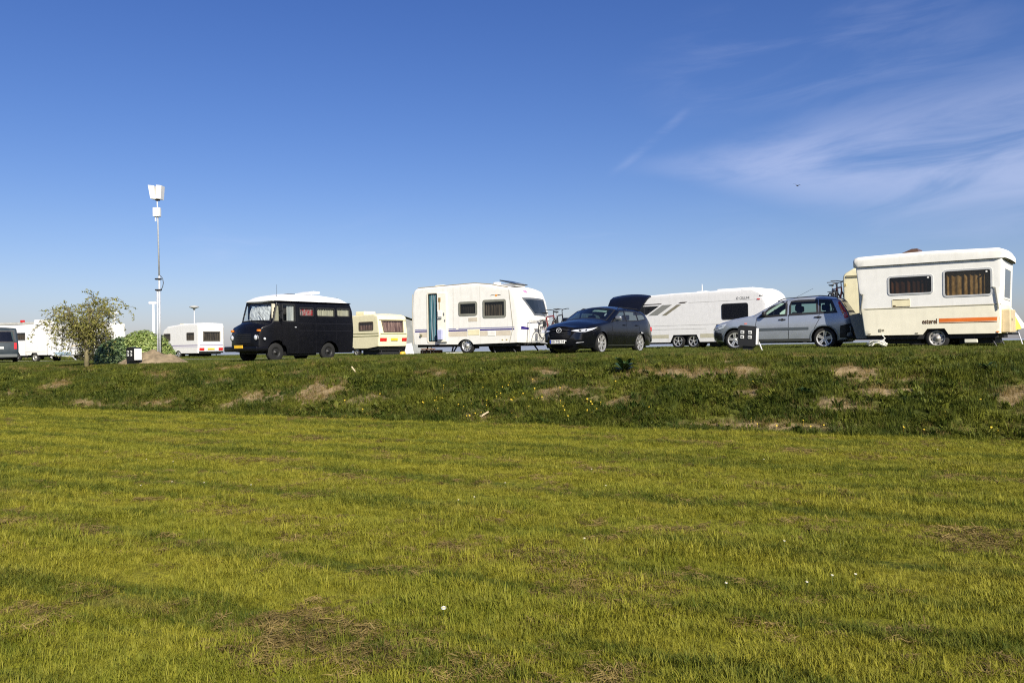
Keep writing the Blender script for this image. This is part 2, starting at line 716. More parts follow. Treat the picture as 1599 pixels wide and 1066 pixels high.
def pleats(name, m, parent, x0, x1, z0, z1, y, amp=0.025, n=9, gather=0.0):
    """hanging curtain with folds, in an x-z plane at depth y."""
    k = n * 6
    v, f = [], []
    for j in range(5):
        z = z0 + (z1 - z0) * j / 4
        for i in range(k + 1):
            u = i / k
            yy = y + amp * math.sin(u * n * 2 * math.pi + math.sin(u * 9) * 1.3) * (0.7 + 0.3 * math.sin(u * 17))
            v.append((x0 + (x1 - x0) * u + gather * math.sin(j * 1.3 + i), yy, z))
    for j in range(4):
        for i in range(k):
            a = j * (k + 1) + i
            f.append((a, a + 1, a + k + 2, a + k + 1))
    mb = MB()
    mb.add(v, f)
    return mb.build(name, m, parent, True)


def window(sh, parent, poly, fm, gm, fw=0.045, side='near', curtain=None, proud=0.014, glass_off=0.006):
    """frame > pane, curtain"""
    fr = sh.patch('window', fm, parent, grow(poly, fw * 0.6), off=proud, thick=0.03, holes=[grow(poly, -fw * 0.4)], side=side, step=0.3)
    sh.patch('pane', gm, fr, grow(poly, -fw * 0.35), off=glass_off, side=side, step=0.3)
    xs = [p[0] for p in poly]
    zs = [p[1] for p in poly]
    if curtain is not None and side == 'near':
        pleats('curtain', curtain, fr, min(xs) - 0.02, max(xs) + 0.02, min(zs) - 0.03, max(zs) + 0.02, 0.085)
    elif curtain is not None:
        # across the end of the vehicle
        t0, t1 = min(xs), max(xs)
        y0, y1 = min(zs), max(zs)
        k = 54
        v, f = [], []
        for j in range(4):
            t = t0 + (t1 - t0) * j / 3
            for i in range(k + 1):
                u = i / k
                v.append(sh.strip(t, y0 + (y1 - y0) * u, -0.08 + 0.025 * math.sin(u * 9 * 6.283 + math.sin(u * 9))))
        for j in range(3):
            for i in range(k):
                a = j * (k + 1) + i
                f.append((a, a + 1, a + k + 2, a + k + 1))
        mb = MB()
        mb.add(v, f)
        mb.build('curtain', curtain, fr, True)
    return fr


def wheel(parent, x, y, R_, w, rr, style, rim_m, far=False, tyre_m=None, n=8, zc=None, seed=0):
    """tyre mesh with its rim as child; outer face at y (looking from -y), far=True mirrors it."""
    sg = 1 if not far else -1
    z = R_ if zc is None else zc
    mb = MB()
    prof = [(rr - 0.01, 0.02), (rr + 0.012, 0.0), (R_ - 0.035, 0.004), (R_ - 0.008, 0.022), (R_, 0.045), (R_, w - 0.045), (R_ - 0.008, w - 0.022), (R_ - 0.035, w - 0.004), (rr, w), (rr - 0.01, w - 0.02)]
    mb.lathe([(r, sg * h) for r, h in prof], (x, y, z), 'y', 32, True)
    ty = mb.build('wheel', tyre_m or M_TYRE, parent, 'auto')
    rb = MB()
    if style == 'steel':
        rb.lathe([(rr, sg * 0.012), (rr - 0.012, sg * 0.008), (rr - 0.03, sg * 0.03), (rr * 0.80, sg * 0.045), (rr * 0.66, sg * 0.028), (rr * 0.45, sg * 0.05), (rr * 0.40, sg * 0.03), (rr * 0.22, sg * 0.022), (rr * 0.2, sg * 0.0), (0.001, sg * 0.0)], (x, y, z), 'y', 32)
        o = rb.build('rim', rim_m, ty, True)
        for k in range(n):
            a = 2 * math.pi * (k + 0.3) / n
            hb = MB()
            cx, cz = x + math.cos(a) * rr * 0.72, z + math.sin(a) * rr * 0.72
            hb.lathe([(0.001, 0), (rr * 0.10, 0), (rr * 0.10, sg * 0.02)], (cx, y + sg * 0.024, cz), 'y', 8)
            hb.build('vent_hole', M_BLACK, ty)
    else:
        rb.lathe([(rr, sg * 0.012), (rr - 0.006, sg * 0.006), (rr - 0.03, sg * 0.014), (rr - 0.035, sg * 0.06)], (x, y, z), 'y', 32)
        for k in range(n):
            a = 2 * math.pi * (k + 0.15 + seed) / n
            d = Vector((math.cos(a), 0, math.sin(a)))
            tn = Vector((-math.sin(a), 0, math.cos(a)))
            sw = rr * (0.16 if n <= 6 else 0.115)
            for q in ((-0.35, 0.35),) if style == 'alloy' else ((-0.62, -0.1), (0.1, 0.62)):
                v = []
                for rad, ww, yy in ((rr * 0.16, 0.8, 0.025), (rr * 0.6, 0.85, 0.015), (rr * 0.97, 1.15, 0.012)):
                    for e in q:
                        for dep in (0, 0.03):
                            p = Vector((x, y, z)) + d * rad + tn * (e * sw * 2 * ww) + Vector((0, sg * (yy + dep), 0))
                            v.append(p)
                f = []
                for i in (0, 4):
                    f += [(i, i + 2, i + 6, i + 4), (i + 1, i + 5, i + 7, i + 3), (i, i + 4, i + 5, i + 1), (i + 2, i + 3, i + 7, i + 6)]
                rb.add(v, f)
        rb.lathe([(rr * 0.20, sg * 0.05), (rr * 0.20, sg * 0.018), (rr * 0.14, sg * 0.008), (0.001, sg * 0.01)], (x, y, z), 'y', 16)
        rb.build('rim', rim_m, ty, 'auto')
        bb = MB()
        bb.lathe([(rr - 0.02, sg * 0.075), (0.001, sg * 0.075)], (x, y, z), 'y', 24)
        bb.build('brake_disc', M_DARKMETAL, ty)
    return ty


def text_mesh(name, s, size, m, parent, loc, rot=(R(90), 0, 0), depth=0.003, align='LEFT', sx=1.0, spacing=1.0, bold=0.0):
    cu = bpy.data.curves.new(name, 'FONT')
    cu.body = s
    cu.size = size
    cu.extrude = depth
    cu.offset = bold
    cu.align_x = align
    cu.space_character = spacing
    ob = bpy.data.objects.new(name, cu)
    COL.objects.link(ob)
    dg = bpy.context.evaluated_depsgraph_get()
    me = bpy.data.meshes.new_from_object(ob.evaluated_get(dg))
    bpy.data.objects.remove(ob)
    bpy.data.curves.remove(cu)
    me.materials.clear()
    me.materials.append(m)
    o = bpy.data.objects.new(name, me)
    COL.objects.link(o)
    o.parent = parent
    o.location = loc
    o.rotation_euler = rot
    o.scale = (sx, 1, 1)
    return o


# shared materials
M_TYRE = mat('tyre_rubber', (0.010, 0.010, 0.010), 0.85, var=0.3, scale=30)
M_BLACK = mat('black_plastic', (0.012, 0.012, 0.013), 0.55)
M_DARKMETAL = mat('dark_metal', (0.03, 0.03, 0.032), 0.55, 0.6)
M_STEEL = mat('galvanised_steel', (0.60, 0.62, 0.64), 0.5, 0.35, var=0.2, scale=14)
M_RIM = mat('silver_rim', (0.62, 0.61, 0.58), 0.32, 0.65, var=0.2, scale=12)
M_RIMOLD = mat('worn_steel_rim', (0.42, 0.40, 0.36), 0.5, 0.45, var=0.35, scale=14)
M_ALU = mat('aluminium_frame', (0.58, 0.58, 0.56), 0.4, 0.3)
M_CHASSIS = mat('chassis_black', (0.010, 0.010, 0.011), 0.7)
M_WHITE = mat('caravan_white', (0.77, 0.76, 0.72), 0.38, var=0.06, dirt=0.22)
M_CREAM = mat('caravan_cream', (0.80, 0.73, 0.47), 0.4, var=0.06, dirt=0.2)
M_RED = mat('red_lens', (0.55, 0.02, 0.02), 0.2, coat=0.5)
M_AMBER = mat('amber_lens', (0.75, 0.22, 0.02), 0.2, coat=0.5)
M_LENS = mat('clear_lens', (0.75, 0.77, 0.78), 0.12, 0.3, coat=0.8)
M_YPLATE = mat('yellow_plate', (0.80, 0.48, 0.03), 0.45)
M_WPLATE = mat('white_plate', (0.78, 0.78, 0.72), 0.45)
M_GLASSDARK = glass('tinted_acrylic', (0.62, 0.56, 0.48), 0.12)
M_GLASSCLR = glass('car_glass', (0.66, 0.80, 0.74), 0.10)
M_GLASSBLK = glass('black_acrylic', (0.05, 0.05, 0.05), 0.9, (0.006, 0.006, 0.008))
M_INK = mat('black_print', (0.015, 0.012, 0.012), 0.6)


# ------------------------------------------------------------------ terrain
# the foot of the bank runs obliquely: t runs along it (to the right and nearer), s runs across it, up the bank
TX, TY = 0.8895, -0.4570
SX, SY = 0.4570, 0.8895
FOOT = 17.1
TK, TZ = [-70, -45, -25, -16, -9, -2, 3, 8, 20], [1.0, 1.05, 1.08, 1.12, 1.30, 1.32, 1.37, 1.39, 1.40]
SK, SZ = [-0.2, 0, 0.25, 1.2, 2.4, 4, 6.5, 9], [0, 0.01, 0.10, 0.40, 0.66, 0.83, 0.95, 1.0]


def ts(x, y):
    return x * TX + (y - FOOT) * TY, x * SX + (y - FOOT) * SY


def xy(t, s):
    return t * TX + s * SX, FOOT + t * TY + s * SY


def smooth(a, b, v):
    u = min(1, max(0, (v - a) / (b - a)))
    return u * u * (3 - 2 * u)


def zground(t, s):
    z = float(np.interp(t, TK, TZ)) * float(np.interp(s + 0.22 * mnoise.noise(Vector((t * 0.35, 3, 0))) * (1 if -1 < s < 9 else 0), SK, SZ))
    p = Vector((t, s, 0.0))
    bank = smooth(-0.1, 0.8, s) * (1 - smooth(4.5, 8.0, s))
    z += bank * (0.085 * mnoise.noise(p * 0.8) + 0.075 * mnoise.noise(p * 2.1) + 0.04 * mnoise.noise(p * 5.0))
    z += (1 - bank) * (0.016 * mnoise.noise(p * 0.7) + (0.012 * mnoise.noise(p * 2.6) if s < 20 else 0))
    if s < 0:   # swath ridges left by the mower run along the bank
        z += 0.012 * mnoise.noise(Vector((t * 0.22, s * 1.25, 5))) - 0.05 * max(0, mnoise.noise(Vector((t * 0.13 + 4, s * 1.9, 1)))) + 0.014 * mnoise.noise(Vector((t * 5, s * 6, 5)))
    return z


def gz(x, y):
    return zground(*ts(x, y))


BARE = [(2.7, 2.75, 2.1, 0.48, 0.03), (-6.3, 1.5, 1.1, 0.85, -0.5), (-7.6, 0.9, 0.8, 0.35, 0.0), (6.6, 3.0, 0.8, 0.3, 0), (9.0, 1.3, 0.35, 0.55, 0), (5.2, 0.20, 1.5, 0.12, 0),
        (-14.0, 3.0, 1.4, 0.55, -0.3), (-17.0, 1.6, 0.8, 0.5, 0), (4.6, 1.5, 0.45, 0.22, 0), (-3.0, 2.6, 1.0, 0.25, 0), (0.6, 1.3, 0.7, 0.28, 0), (-11.2, 0.4, 1.2, 0.25, 0), (1.9, 1.0, 0.3, 0.25, 0), (-0.6, 1.9, 0.5, 0.22, 0), (4.4, 2.6, 0.6, 0.2, 0.2), (-20, 4.0, 1.6, 0.5, 0), (7.4, 2.2, 0.4, 0.2, 0)]


def bareness(t, s):
    """0 grass .. 1 open sandy soil"""
    p = Vector((t, s, 0))
    n = mnoise.noise(p * 1.4) * 0.5 + mnoise.noise(p * 4.0) * 0.35
    b = 0.0
    for (a, c, ra, rc, sl) in BARE:
        u, v = (t - a), (s - c - sl * (t - a))
        d = (u / ra) ** 2 + (v / rc) ** 2
        b = max(b, 1.35 - d + n * 2.2)
    b = max(b, (mnoise.noise(Vector((t * 0.55 + 9, s * 1.6, 2))) - 0.25) * 3.0 + n * 0.8) if 0.1 < s < 5.5 else b
    if s < 0.05 or s > 6.5:
        b = -1
    return min(1, max(0, b))


def axis(*segs):
    out = []
    for a, b, st in segs:
        out += list(np.arange(a, b - 1e-6, st))
    out.append(segs[-1][1])
    return [float(v) for v in out]


T_FINE = axis((-3000, -300, 300), (-300, -80, 20), (-80, -34, 1.0), (-34, 16, 0.14), (16, 60, 2), (60, 300, 20), (300, 3000, 300))


def terrain(name, svals, m, attr=False, zf=zground):
    nt = len(T_FINE)
    v, b = [], []
    for s in svals:
        for t in T_FINE:
            x, y = xy(t, s)
            v.append((x, y, zf(t, s)))
            if attr:
                b.append(bareness(t, s) if -40 < t < 18 else 0.0)
    f = []
    for j in range(len(svals) - 1):
        for i in range(nt - 1):
            a = j * nt + i
            f.append((a, a + 1, a + nt + 1, a + nt))
    me = bpy.data.meshes.new(name)
    me.from_pydata(v, [], f)
    me.update()
    me.materials.append(m)
    me.polygons.foreach_set('use_smooth', [True] * len(f))
    if attr:
        at = me.attributes.new('bare', 'FLOAT', 'POINT')
        at.data.foreach_set('value', b)
    o = bpy.data.objects.new(name, me)
    COL.objects.link(o)
    return structure(o)


def ts_nodes(t):
    """world position -> (t, s, z) vector socket"""
    g = N(t, 'ShaderNodeNewGeometry')
    outs = []
    for vec in ((TX, TY, 0), (SX, SY, 0)):
        d = N(t, 'ShaderNodeVectorMath', operation='DOT_PRODUCT')
        d.inputs[1].default_value = vec
        t.links.new(g.outputs['Position'], d.inputs[0])
        outs.append(d.outputs['Value'])
    c = N(t, 'ShaderNodeCombineXYZ')
    t.links.new(outs[0], c.inputs[0])
    t.links.new(outs[1], c.inputs[1])
    return c.outputs[0]


def noise_ts(t, vec, sc, scale=1.0, detail=3, rough=0.55, lo=0.35, hi=0.65, loc=(0, 0, 0)):
    mp = N(t, 'ShaderNodeMapping')
    mp.inputs['Scale'].default_value = sc
    mp.inputs['Location'].default_value = loc
    t.links.new(vec, mp.inputs[0])
    n = N(t, 'ShaderNodeTexNoise')
    n.inputs['Scale'].default_value = scale
    n.inputs['Detail'].default_value = detail
    n.inputs['Roughness'].default_value = rough
    t.links.new(mp.outputs[0], n.inputs['Vector'])
    r = N(t, 'ShaderNodeMapRange', interpolation_type='SMOOTHSTEP')
    r.inputs[1].default_value = lo
    r.inputs[2].default_value = hi
    t.links.new(n.outputs[0], r.inputs[0])
    return r.outputs[0]


def mixc(t, fac, a, b):
    m = N(t, 'ShaderNodeMix', data_type='RGBA')
    for sock, v in ((0, fac), (6, a), (7, b)):
        if isinstance(v, tuple):
            m.inputs[sock].default_value = (*v, 1)
        elif isinstance(v, (int, float)):
            m.inputs[sock].default_value = v
        else:
            t.links.new(v, m.inputs[sock])
    return m.outputs[2]


def mulv(t, a, k):
    m = N(t, 'ShaderNodeMath', operation='MULTIPLY')
    t.links.new(a, m.inputs[0])
    if isinstance(k, (int, float)):
        m.inputs[1].default_value = k
    else:
        t.links.new(k, m.inputs[1])
    return m.outputs[0]


def lawn_colour(t):
    """mown field: yellow green with greener lanes between the mower's swaths and straw-coloured cuttings"""
    v = ts_nodes(t)
    lanes = noise_ts(t, v, (0.13, 1.9, 1), 1.0, 5, 0.64, 0.50, 0.575)
    patch = noise_ts(t, v, (0.5, 0.9, 1), 1.0, 4, 0.6, 0.35, 0.7, (7, 3, 0))
    straw = noise_ts(t, v, (0.35, 1.3, 1), 1.0, 6, 0.68, 0.56, 0.72, (2, 11, 0))
    fine = noise_ts(t, v, (7, 7, 1), 1.0, 5, 0.7, 0.3, 0.7)
    c = mixc(t, patch, (0.330, 0.298, 0.026), (0.220, 0.236, 0.018))
    c = mixc(t, mulv(t, lanes, 0.90), c, (0.042, 0.078, 0.007))
    c = mixc(t, mulv(t, straw, 0.70), c, (0.400, 0.285, 0.070))
    c = mixc(t, mulv(t, fine, 0.42), c, (0.130, 0.130, 0.014))
    return c, v


def bank_colour(t):
    v = ts_nodes(t)
    a = noise_ts(t, v, (0.7, 1.1, 1), 1.0, 5, 0.6, 0.38, 0.68, (3, 0, 0))
    d = noise_ts(t, v, (1.6, 2.0, 1), 1.0, 5, 0.62, 0.56, 0.72, (1, 8, 0))
    c = mixc(t, a, (0.034, 0.066, 0.008), (0.150, 0.165, 0.018))
    c = mixc(t, mulv(t, d, 0.7), c, (0.20, 0.165, 0.055))
    return c, v


def ground_mat(name, kind):
    m = bpy.data.materials.new(name)
    m.use_nodes = True
    t = m.node_tree
    b = t.nodes['Principled BSDF']
    b.inputs['Roughness'].default_value = 0.95
    b.inputs['Specular IOR Level'].default_value = 0.1
    if kind == 'field':
        c, v = lawn_colour(t)
        k = noise_ts(t, v, (16, 16, 1), 1.0, 6, 0.75, 0.3, 0.7)
        c = mixc(t, mulv(t, k, 0.80), c, (0.040, 0.036, 0.012))
    elif kind == 'bank':
        c, v = bank_colour(t)
        at = N(t, 'ShaderNodeAttribute')
        at.attribute_name = 'bare'
        soil = mixc(t, noise_ts(t, v, (3, 3, 1), 1.0, 6, 0.7, 0.3, 0.7), (0.34, 0.255, 0.14), (0.17, 0.125, 0.065))
        c = mixc(t, 0.35, c, (0.10, 0.085, 0.035))
        c = mixc(t, at.outputs['Fac'], c, soil)
    elif kind == 'terrace':
        c, v = bank_colour(t)
        c = mixc(t, 0.55, c, (0.125, 0.140, 0.026))
    elif kind == 'road':
        v = ts_nodes(t)
        c = mixc(t, noise_ts(t, v, (1, 1, 1), 2.0, 8, 0.7, 0.3, 0.7), (0.24, 0.235, 0.22), (0.34, 0.33, 0.30))
    t.links.new(c, b.inputs['Base Color'])
    bn = N(t, 'ShaderNodeTexNoise')
    bn.inputs['Scale'].default_value = 26
    bn.inputs['Detail'].default_value = 6
    t.links.new(v, bn.inputs['Vector'])
    bp = N(t, 'ShaderNodeBump')
    bp.inputs['Strength'].default_value = 0.7
    bp.inputs['Distance'].default_value = 0.03
    t.links.new(bn.outputs[0], bp.inputs['Height'])
    t.links.new(bp.outputs[0], b.inputs['Normal'])
    return m


S_FIELD = axis((-3000, -300, 300), (-300, -60, 20), (-60, -14, 2), (-14, 0, 0.14))
S_BANK = axis((0, 6, 0.11), (6, 9, 0.25))
S_TERR = axis((9, 20, 0.5), (20, 64, 2))
terrain('field', S_FIELD, ground_mat('mown_field', 'field'))
terrain('embankment', S_BANK, ground_mat('bank_soil_and_turf', 'bank'), True)
terrain('terrace', S_TERR, ground_mat('terrace_turf', 'terrace'))
M_ROAD = ground_mat('gravel_road', 'road')
terrain('road', axis((17.0, 21.0, 0.5)), M_ROAD, zf=lambda t, s: zground(t, s) + 0.025)
terrain('shore', [64, 72], ground_mat('shore_turf', 'terrace'), zf=lambda t, s: zground(t, 64) if s < 65 else -0.6)
_w = MB()
_a = [xy(-9000, 66), xy(9000, 66), xy(9000, 14000), xy(-9000, 14000)]
_w.add([(x, y, -0.2) for x, y in _a], [(0, 1, 2, 3)])
M_WATER = mat('lake_water', (0.30, 0.33, 0.36), 0.55, var=0.2, scale=0.02, bump=0.5)
structure(_w.build('water', M_WATER))


# ------------------------------------------------------------------ grass
def blade_mat(name, kind):
    m = bpy.data.materials.new(name)
    m.use_nodes = True
    t = m.node_tree
    t.nodes.clear()
    out = N(t, 'ShaderNodeOutputMaterial')
    if kind == 'lawn':
        c, v = lawn_colour(t)
        k1, k2 = (0.42, 0.38, 0.05), (0.045, 0.080, 0.008)
    elif kind == 'bank':
        c, v = bank_colour(t)
        k1, k2 = (0.24, 0.24, 0.035), (0.012, 0.028, 0.006)
    elif kind == 'terrace':
        c, v = bank_colour(t)
        c = mixc(t, 0.5, c, (0.130, 0.150, 0.026))
        k1, k2 = (0.19, 0.19, 0.04), (0.05, 0.075, 0.014)
    elif kind == 'dry':
        v = ts_nodes(t)
        c = mixc(t, noise_ts(t, v, (3, 3, 1), 1, 4, 0.6), (0.32, 0.235, 0.075), (0.17, 0.125, 0.036))
        k1, k2 = (0.40, 0.29, 0.11), (0.030, 0.020, 0.008)
    oi = N(t, 'ShaderNodeObjectInfo')
    r = N(t, 'ShaderNodeValToRGB')
    e = r.color_ramp.elements
    e[0].color = (*k2, 1)
    e[1].color = (*k1, 1)
    t.links.new(oi.outputs['Random'], r.inputs[0])
    c = mixc(t, 0.42, c, r.outputs[0])
    d = N(t, 'ShaderNodeBsdfPrincipled')
    d.inputs['Roughness'].default_value = 0.6
    d.inputs['Specular IOR Level'].default_value = 0.22
    t.links.new(c, d.inputs['Base Color'])
    tl = N(t, 'ShaderNodeBsdfTranslucent')
    t.links.new(c, tl.inputs[0])
    mx = N(t, 'ShaderNodeMixShader')
    mx.inputs[0].default_value = 0.3
    t.links.new(d.outputs[0], mx.inputs[1])
    t.links.new(tl.outputs[0], mx.inputs[2])
    t.links.new(mx.outputs[0], out.inputs[0])
    return m


def clump(name, m, nb, h, w, spread, lean, seed, flat=False):
    r = random.Random(seed)
    v, f = [], []
    for i in range(nb):
        a = r.uniform(0, 6.283)
        rad = spread * math.sqrt(r.random())
        bx, by = rad * math.cos(a), rad * math.sin(a)
        hh = h * r.uniform(0.55, 1.15)
        la = a + r.uniform(-0.9, 0.9)
        ln = hh * lean * r.uniform(0.2, 1.2)
        dx, dy = math.cos(la), math.sin(la)
        px, py = -dy, dx
        ww = w * r.uniform(0.7, 1.3)
        z1, z2 = (hh * 0.6, hh) if not flat else (hh * 0.25, hh * 0.12)
        o = len(v)
        m1 = 0.35
        v += [(bx - px * ww / 2, by - py * ww / 2, -0.01), (bx + px * ww / 2, by + py * ww / 2, -0.01),
              (bx + dx * ln * m1 - px * ww * 0.42, by + dy * ln * m1 - py * ww * 0.42, z1), (bx + dx * ln * m1 + px * ww * 0.42, by + dy * ln * m1 + py * ww * 0.42, z1),
              (bx + dx * ln, by + dy * ln, z2)]
        f += [(o, o + 1, o + 3, o + 2), (o + 2, o + 3, o + 4)]
    me = bpy.data.meshes.new(name)
    me.from_pydata(v, [], f)
    me.materials.append(m)
    return bpy.data.objects.new(name, me)


def tangle(name, m, nb, seed):
    """small heap of matted cut grass"""
    r = random.Random(seed)
    v, f = [], []
    for i in range(nb):
        a = r.uniform(0, 6.283)
        rad = 0.07 * r.random()
        c = Vector((rad * math.cos(a) * 1.4, rad * math.sin(a), 0.004 + 0.026 * (1 - rad / 0.07) * r.random()))
        d = Vector((r.uniform(-1, 1), r.uniform(-1, 1), r.uniform(-0.25, 0.25))).normalized()
        n = Vector((r.uniform(-1, 1), r.uniform(-1, 1), 1)).normalized()
        w = d.cross(n).normalized() * r.uniform(0.0010, 0.0019)
        L = r.uniform(0.012, 0.036)
        o = len(v)
        v += [c - d * L - w, c - d * L + w, c + n * 0.006 + w, c + n * 0.006 - w, c + d * L]
        f += [(o, o + 1, o + 2, o + 3), (o + 3, o + 2, o + 4)]
    me = bpy.data.meshes.new(name)
    me.from_pydata(v, [], f)
    me.materials.append(m)
    return bpy.data.objects.new(name, me)


def scatter(name, label, cat, clumps, t0, t1, s0, s1, step, dens, size, seed):
    """one 'stuff' object: grass tufts spread by geometry nodes over a patch of the terrain"""
    tv = axis((t0, t1, step))
    sv = axis((s0, s1, step))
    v, da, sa = [], [], []
    for s in sv:
        for t in tv:
            x, y = xy(t, s)
            v.append((x, y, zground(t, s)))
            da.append(max(0.0, dens(x, y, t, s)))
            sa.append(size(x, y, t, s))
    nt = len(tv)
    f = [(j * nt + i, j * nt + i + 1, (j + 1) * nt + i + 1, (j + 1) * nt + i) for j in range(len(sv) - 1) for i in range(nt - 1)]
    # drop cells without grass
    f = [q for q in f if max(da[k] for k in q) > 0]
    me = bpy.data.meshes.new(name)
    me.from_pydata(v, [], f)
    me.attributes.new('dens', 'FLOAT', 'POINT').data.foreach_set('value', da)
    me.attributes.new('gsize', 'FLOAT', 'POINT').data.foreach_set('value', sa)
    o = bpy.data.objects.new(name, me)
    COL.objects.link(o)
    o['kind'] = 'stuff'
    o['label'] = label
    o['category'] = cat
    cc = bpy.data.collections.new(name + '_tufts')
    for c in clumps:
        cc.objects.link(c)
    g = bpy.data.node_groups.new(name + '_nodes', 'GeometryNodeTree')
    g.interface.new_socket('Geometry', in_out='INPUT', socket_type='NodeSocketGeometry')
    g.interface.new_socket('Geometry', in_out='OUTPUT', socket_type='NodeSocketGeometry')
    gi, go = g.nodes.new('NodeGroupInput'), g.nodes.new('NodeGroupOutput')
    na = g.nodes.new('GeometryNodeInputNamedAttribute')
    na.data_type = 'FLOAT'
    na.inputs[0].default_value = 'dens'
    nb = g.nodes.new('GeometryNodeInputNamedAttribute')
    nb.data_type = 'FLOAT'
    nb.inputs[0].default_value = 'gsize'
    dp = g.nodes.new('GeometryNodeDistributePointsOnFaces')
    dp.inputs['Seed'].default_value = seed
    g.links.new(gi.outputs[0], dp.inputs['Mesh'])
    g.links.new(na.outputs[0], dp.inputs['Density'])
    ci = g.nodes.new('GeometryNodeCollectionInfo')
    ci.inputs[0].default_value = cc
    ci.inputs['Separate Children'].default_value = True
    ci.inputs['Reset Children'].default_value = True
    ip = g.nodes.new('GeometryNodeInstanceOnPoints')
    g.links.new(dp.outputs['Points'], ip.inputs['Points'])
    g.links.new(ci.outputs[0], ip.inputs['Instance'])
    ip.inputs['Pick Instance'].default_value = True
    ri = g.nodes.new('FunctionNodeRandomValue')
    ri.data_type = 'INT'
    ri.inputs['Max'].default_value = len(clumps) - 1 if len(clumps) > 1 else 0
    for sk in ri.inputs:
        if sk.name == 'Max' and sk.type == 'INT':
            sk.default_value = len(clumps) - 1
        if sk.name == 'Min' and sk.type == 'INT':
            sk.default_value = 0
    g.links.new([q for q in ri.outputs if q.type == 'INT'][0], ip.inputs['Instance Index'])
    rv = g.nodes.new('FunctionNodeRandomValue')
    rv.data_type = 'FLOAT_VECTOR'
    rv.inputs[0].default_value = (-0.18, -0.18, 0)
    rv.inputs[1].default_value = (0.18, 0.18, 6.283)
    g.links.new(rv.outputs[0], ip.inputs['Rotation'])
    rs = g.nodes.new('FunctionNodeRandomValue')
    rs.data_type = 'FLOAT'
    fs = [q for q in rs.inputs if q.type == 'VALUE']
    fs[0].default_value, fs[1].default_value = 0.6, 1.35
    mu = g.nodes.new('ShaderNodeMath')
    mu.operation = 'MULTIPLY'
    g.links.new([q for q in rs.outputs if q.type == 'VALUE'][0], mu.inputs[0])
    g.links.new(nb.outputs[0], mu.inputs[1])
    g.links.new(mu.outputs[0], ip.inputs['Scale'])
    g.links.new(ip.outputs[0], go.inputs[0])
    md = o.modifiers.new('scatter', 'NODES')
    md.node_group = g
    return o


def in_view(x, y, pad=1.0):
    return y > 2.5 and abs(x) < y * 0.66 + pad


BM_LAWN, BM_BANK, BM_TERR, BM_DRY = blade_mat('lawn_blade', 'lawn'), blade_mat('bank_blade', 'bank'), blade_mat('terrace_blade', 'terrace'), blade_mat('dry_blade', 'dry')
lawn_cl = [clump('lawn_tuft', BM_LAWN, 24, 0.044, 0.0033, 0.06, 1.1, k) for k in range(5)]
lush_cl = [clump('lush_tuft', BM_LAWN, 26, 0.075, 0.0038, 0.05, 0.9, 40 + k) for k in range(3)]
dry_cl = [tangle('cutting', BM_DRY, 70, 20 + k) for k in range(5)]
bank_cl = [clump('bank_tuft', BM_BANK, 22, 0.125, 0.0075, 0.075, 0.75, 60 + k) for k in range(5)]
weed_cl = [clump('weed_tuft', BM_BANK, 14, 0.11, 0.034, 0.06, 1.0, 80 + k) for k in range(3)]
bdry_cl = [clump('dry_tuft', BM_DRY, 16, 0.14, 0.006, 0.08, 0.9, 90 + k) for k in range(3)]
terr_cl = [clump('terrace_tuft', BM_TERR, 16, 0.060, 0.0075, 0.07, 0.8, 100 + k) for k in range(4)]


def nz(x, y, sc, o=0.0):
    return mnoise.noise(Vector((x * sc + o, y * sc - o, o)))


def d_lawn(x, y, t, s):
    if not in_view(x, y):
        return 0
    d = math.hypot(x, y)
    lane = mnoise.noise(Vector((t * 0.13 + 4, s * 1.9, 1)))
    return min(760, 4600 / d) * (0.72 + 0.9 * nz(x, y, 1.7) + 0.9 * nz(x, y, 4.6, 7) + 0.35 * lane) * (1 if s < -0.05 else 0)


def sz_lawn(x, y, t, s):
    lane = mnoise.noise(Vector((t * 0.13 + 4, s * 1.9, 1)))
    return max(0.4, 0.95 + 0.55 * nz(x, y, 1.3, 5) + 0.35 * nz(x, y, 3.3, 1) + 0.35 * max(0, lane)) * (1 + max(0, math.hypot(x, y) - 9) * 0.022)


def d_lush(x, y, t, s):
    if not in_view(x, y):
        return 0
    lane = mnoise.noise(Vector((t * 0.13 + 4, s * 1.9, 1)))
    n = nz(x, y, 1.3, 8)
    return max(0, (lane * 1.5 + n * 0.7 - 0.24)) * min(520, 3800 / math.hypot(x, y)) * (1 if s < -0.1 else 0)


def d_dry(x, y, t, s):
    if not in_view(x, y):
        return 0
    sw = mnoise.noise(Vector((t * 0.3 + 2, s * 1.3 + 11, 3))) + 0.9 * nz(x, y, 3.6, 2) + 0.4 * nz(x, y, 1.2, 6)
    return max(0, sw - 0.20) * min(460, 3300 / math.hypot(x, y)) * (1 if s < -0.1 else 0)


scatter('field_grass', 'mown yellow-green grass of the field in the foreground', 'grass', lawn_cl, -32, 16, -13.4, 0, 0.2, d_lawn, sz_lawn, 1)
scatter('lush_grass', 'taller darker grass tufts in lanes of the mown field', 'grass', lush_cl, -32, 16, -13.4, 0, 0.2, d_lush, lambda x, y, t, s: 1.0 + 0.25 * nz(x, y, 0.9), 2)
scatter('hay_cuttings', 'dry brown grass cuttings lying on the mown field', 'cuttings', dry_cl, -32, 16, -13.4, 0, 0.2, d_dry, lambda x, y, t, s: 1.15 + 0.5 * nz(x, y, 2.0), 3)


def d_bank(x, y, t, s):
    if not in_view(x, y):
        return 0
    b = bareness(t, s)
    return (190 - 60 * smooth(4, 7, s)) * max(0.08, 1 - 1.05 * b) * (0.8 + 0.7 * nz(x, y, 1.0, 3) + 0.5 * nz(x, y, 3.0, 1))


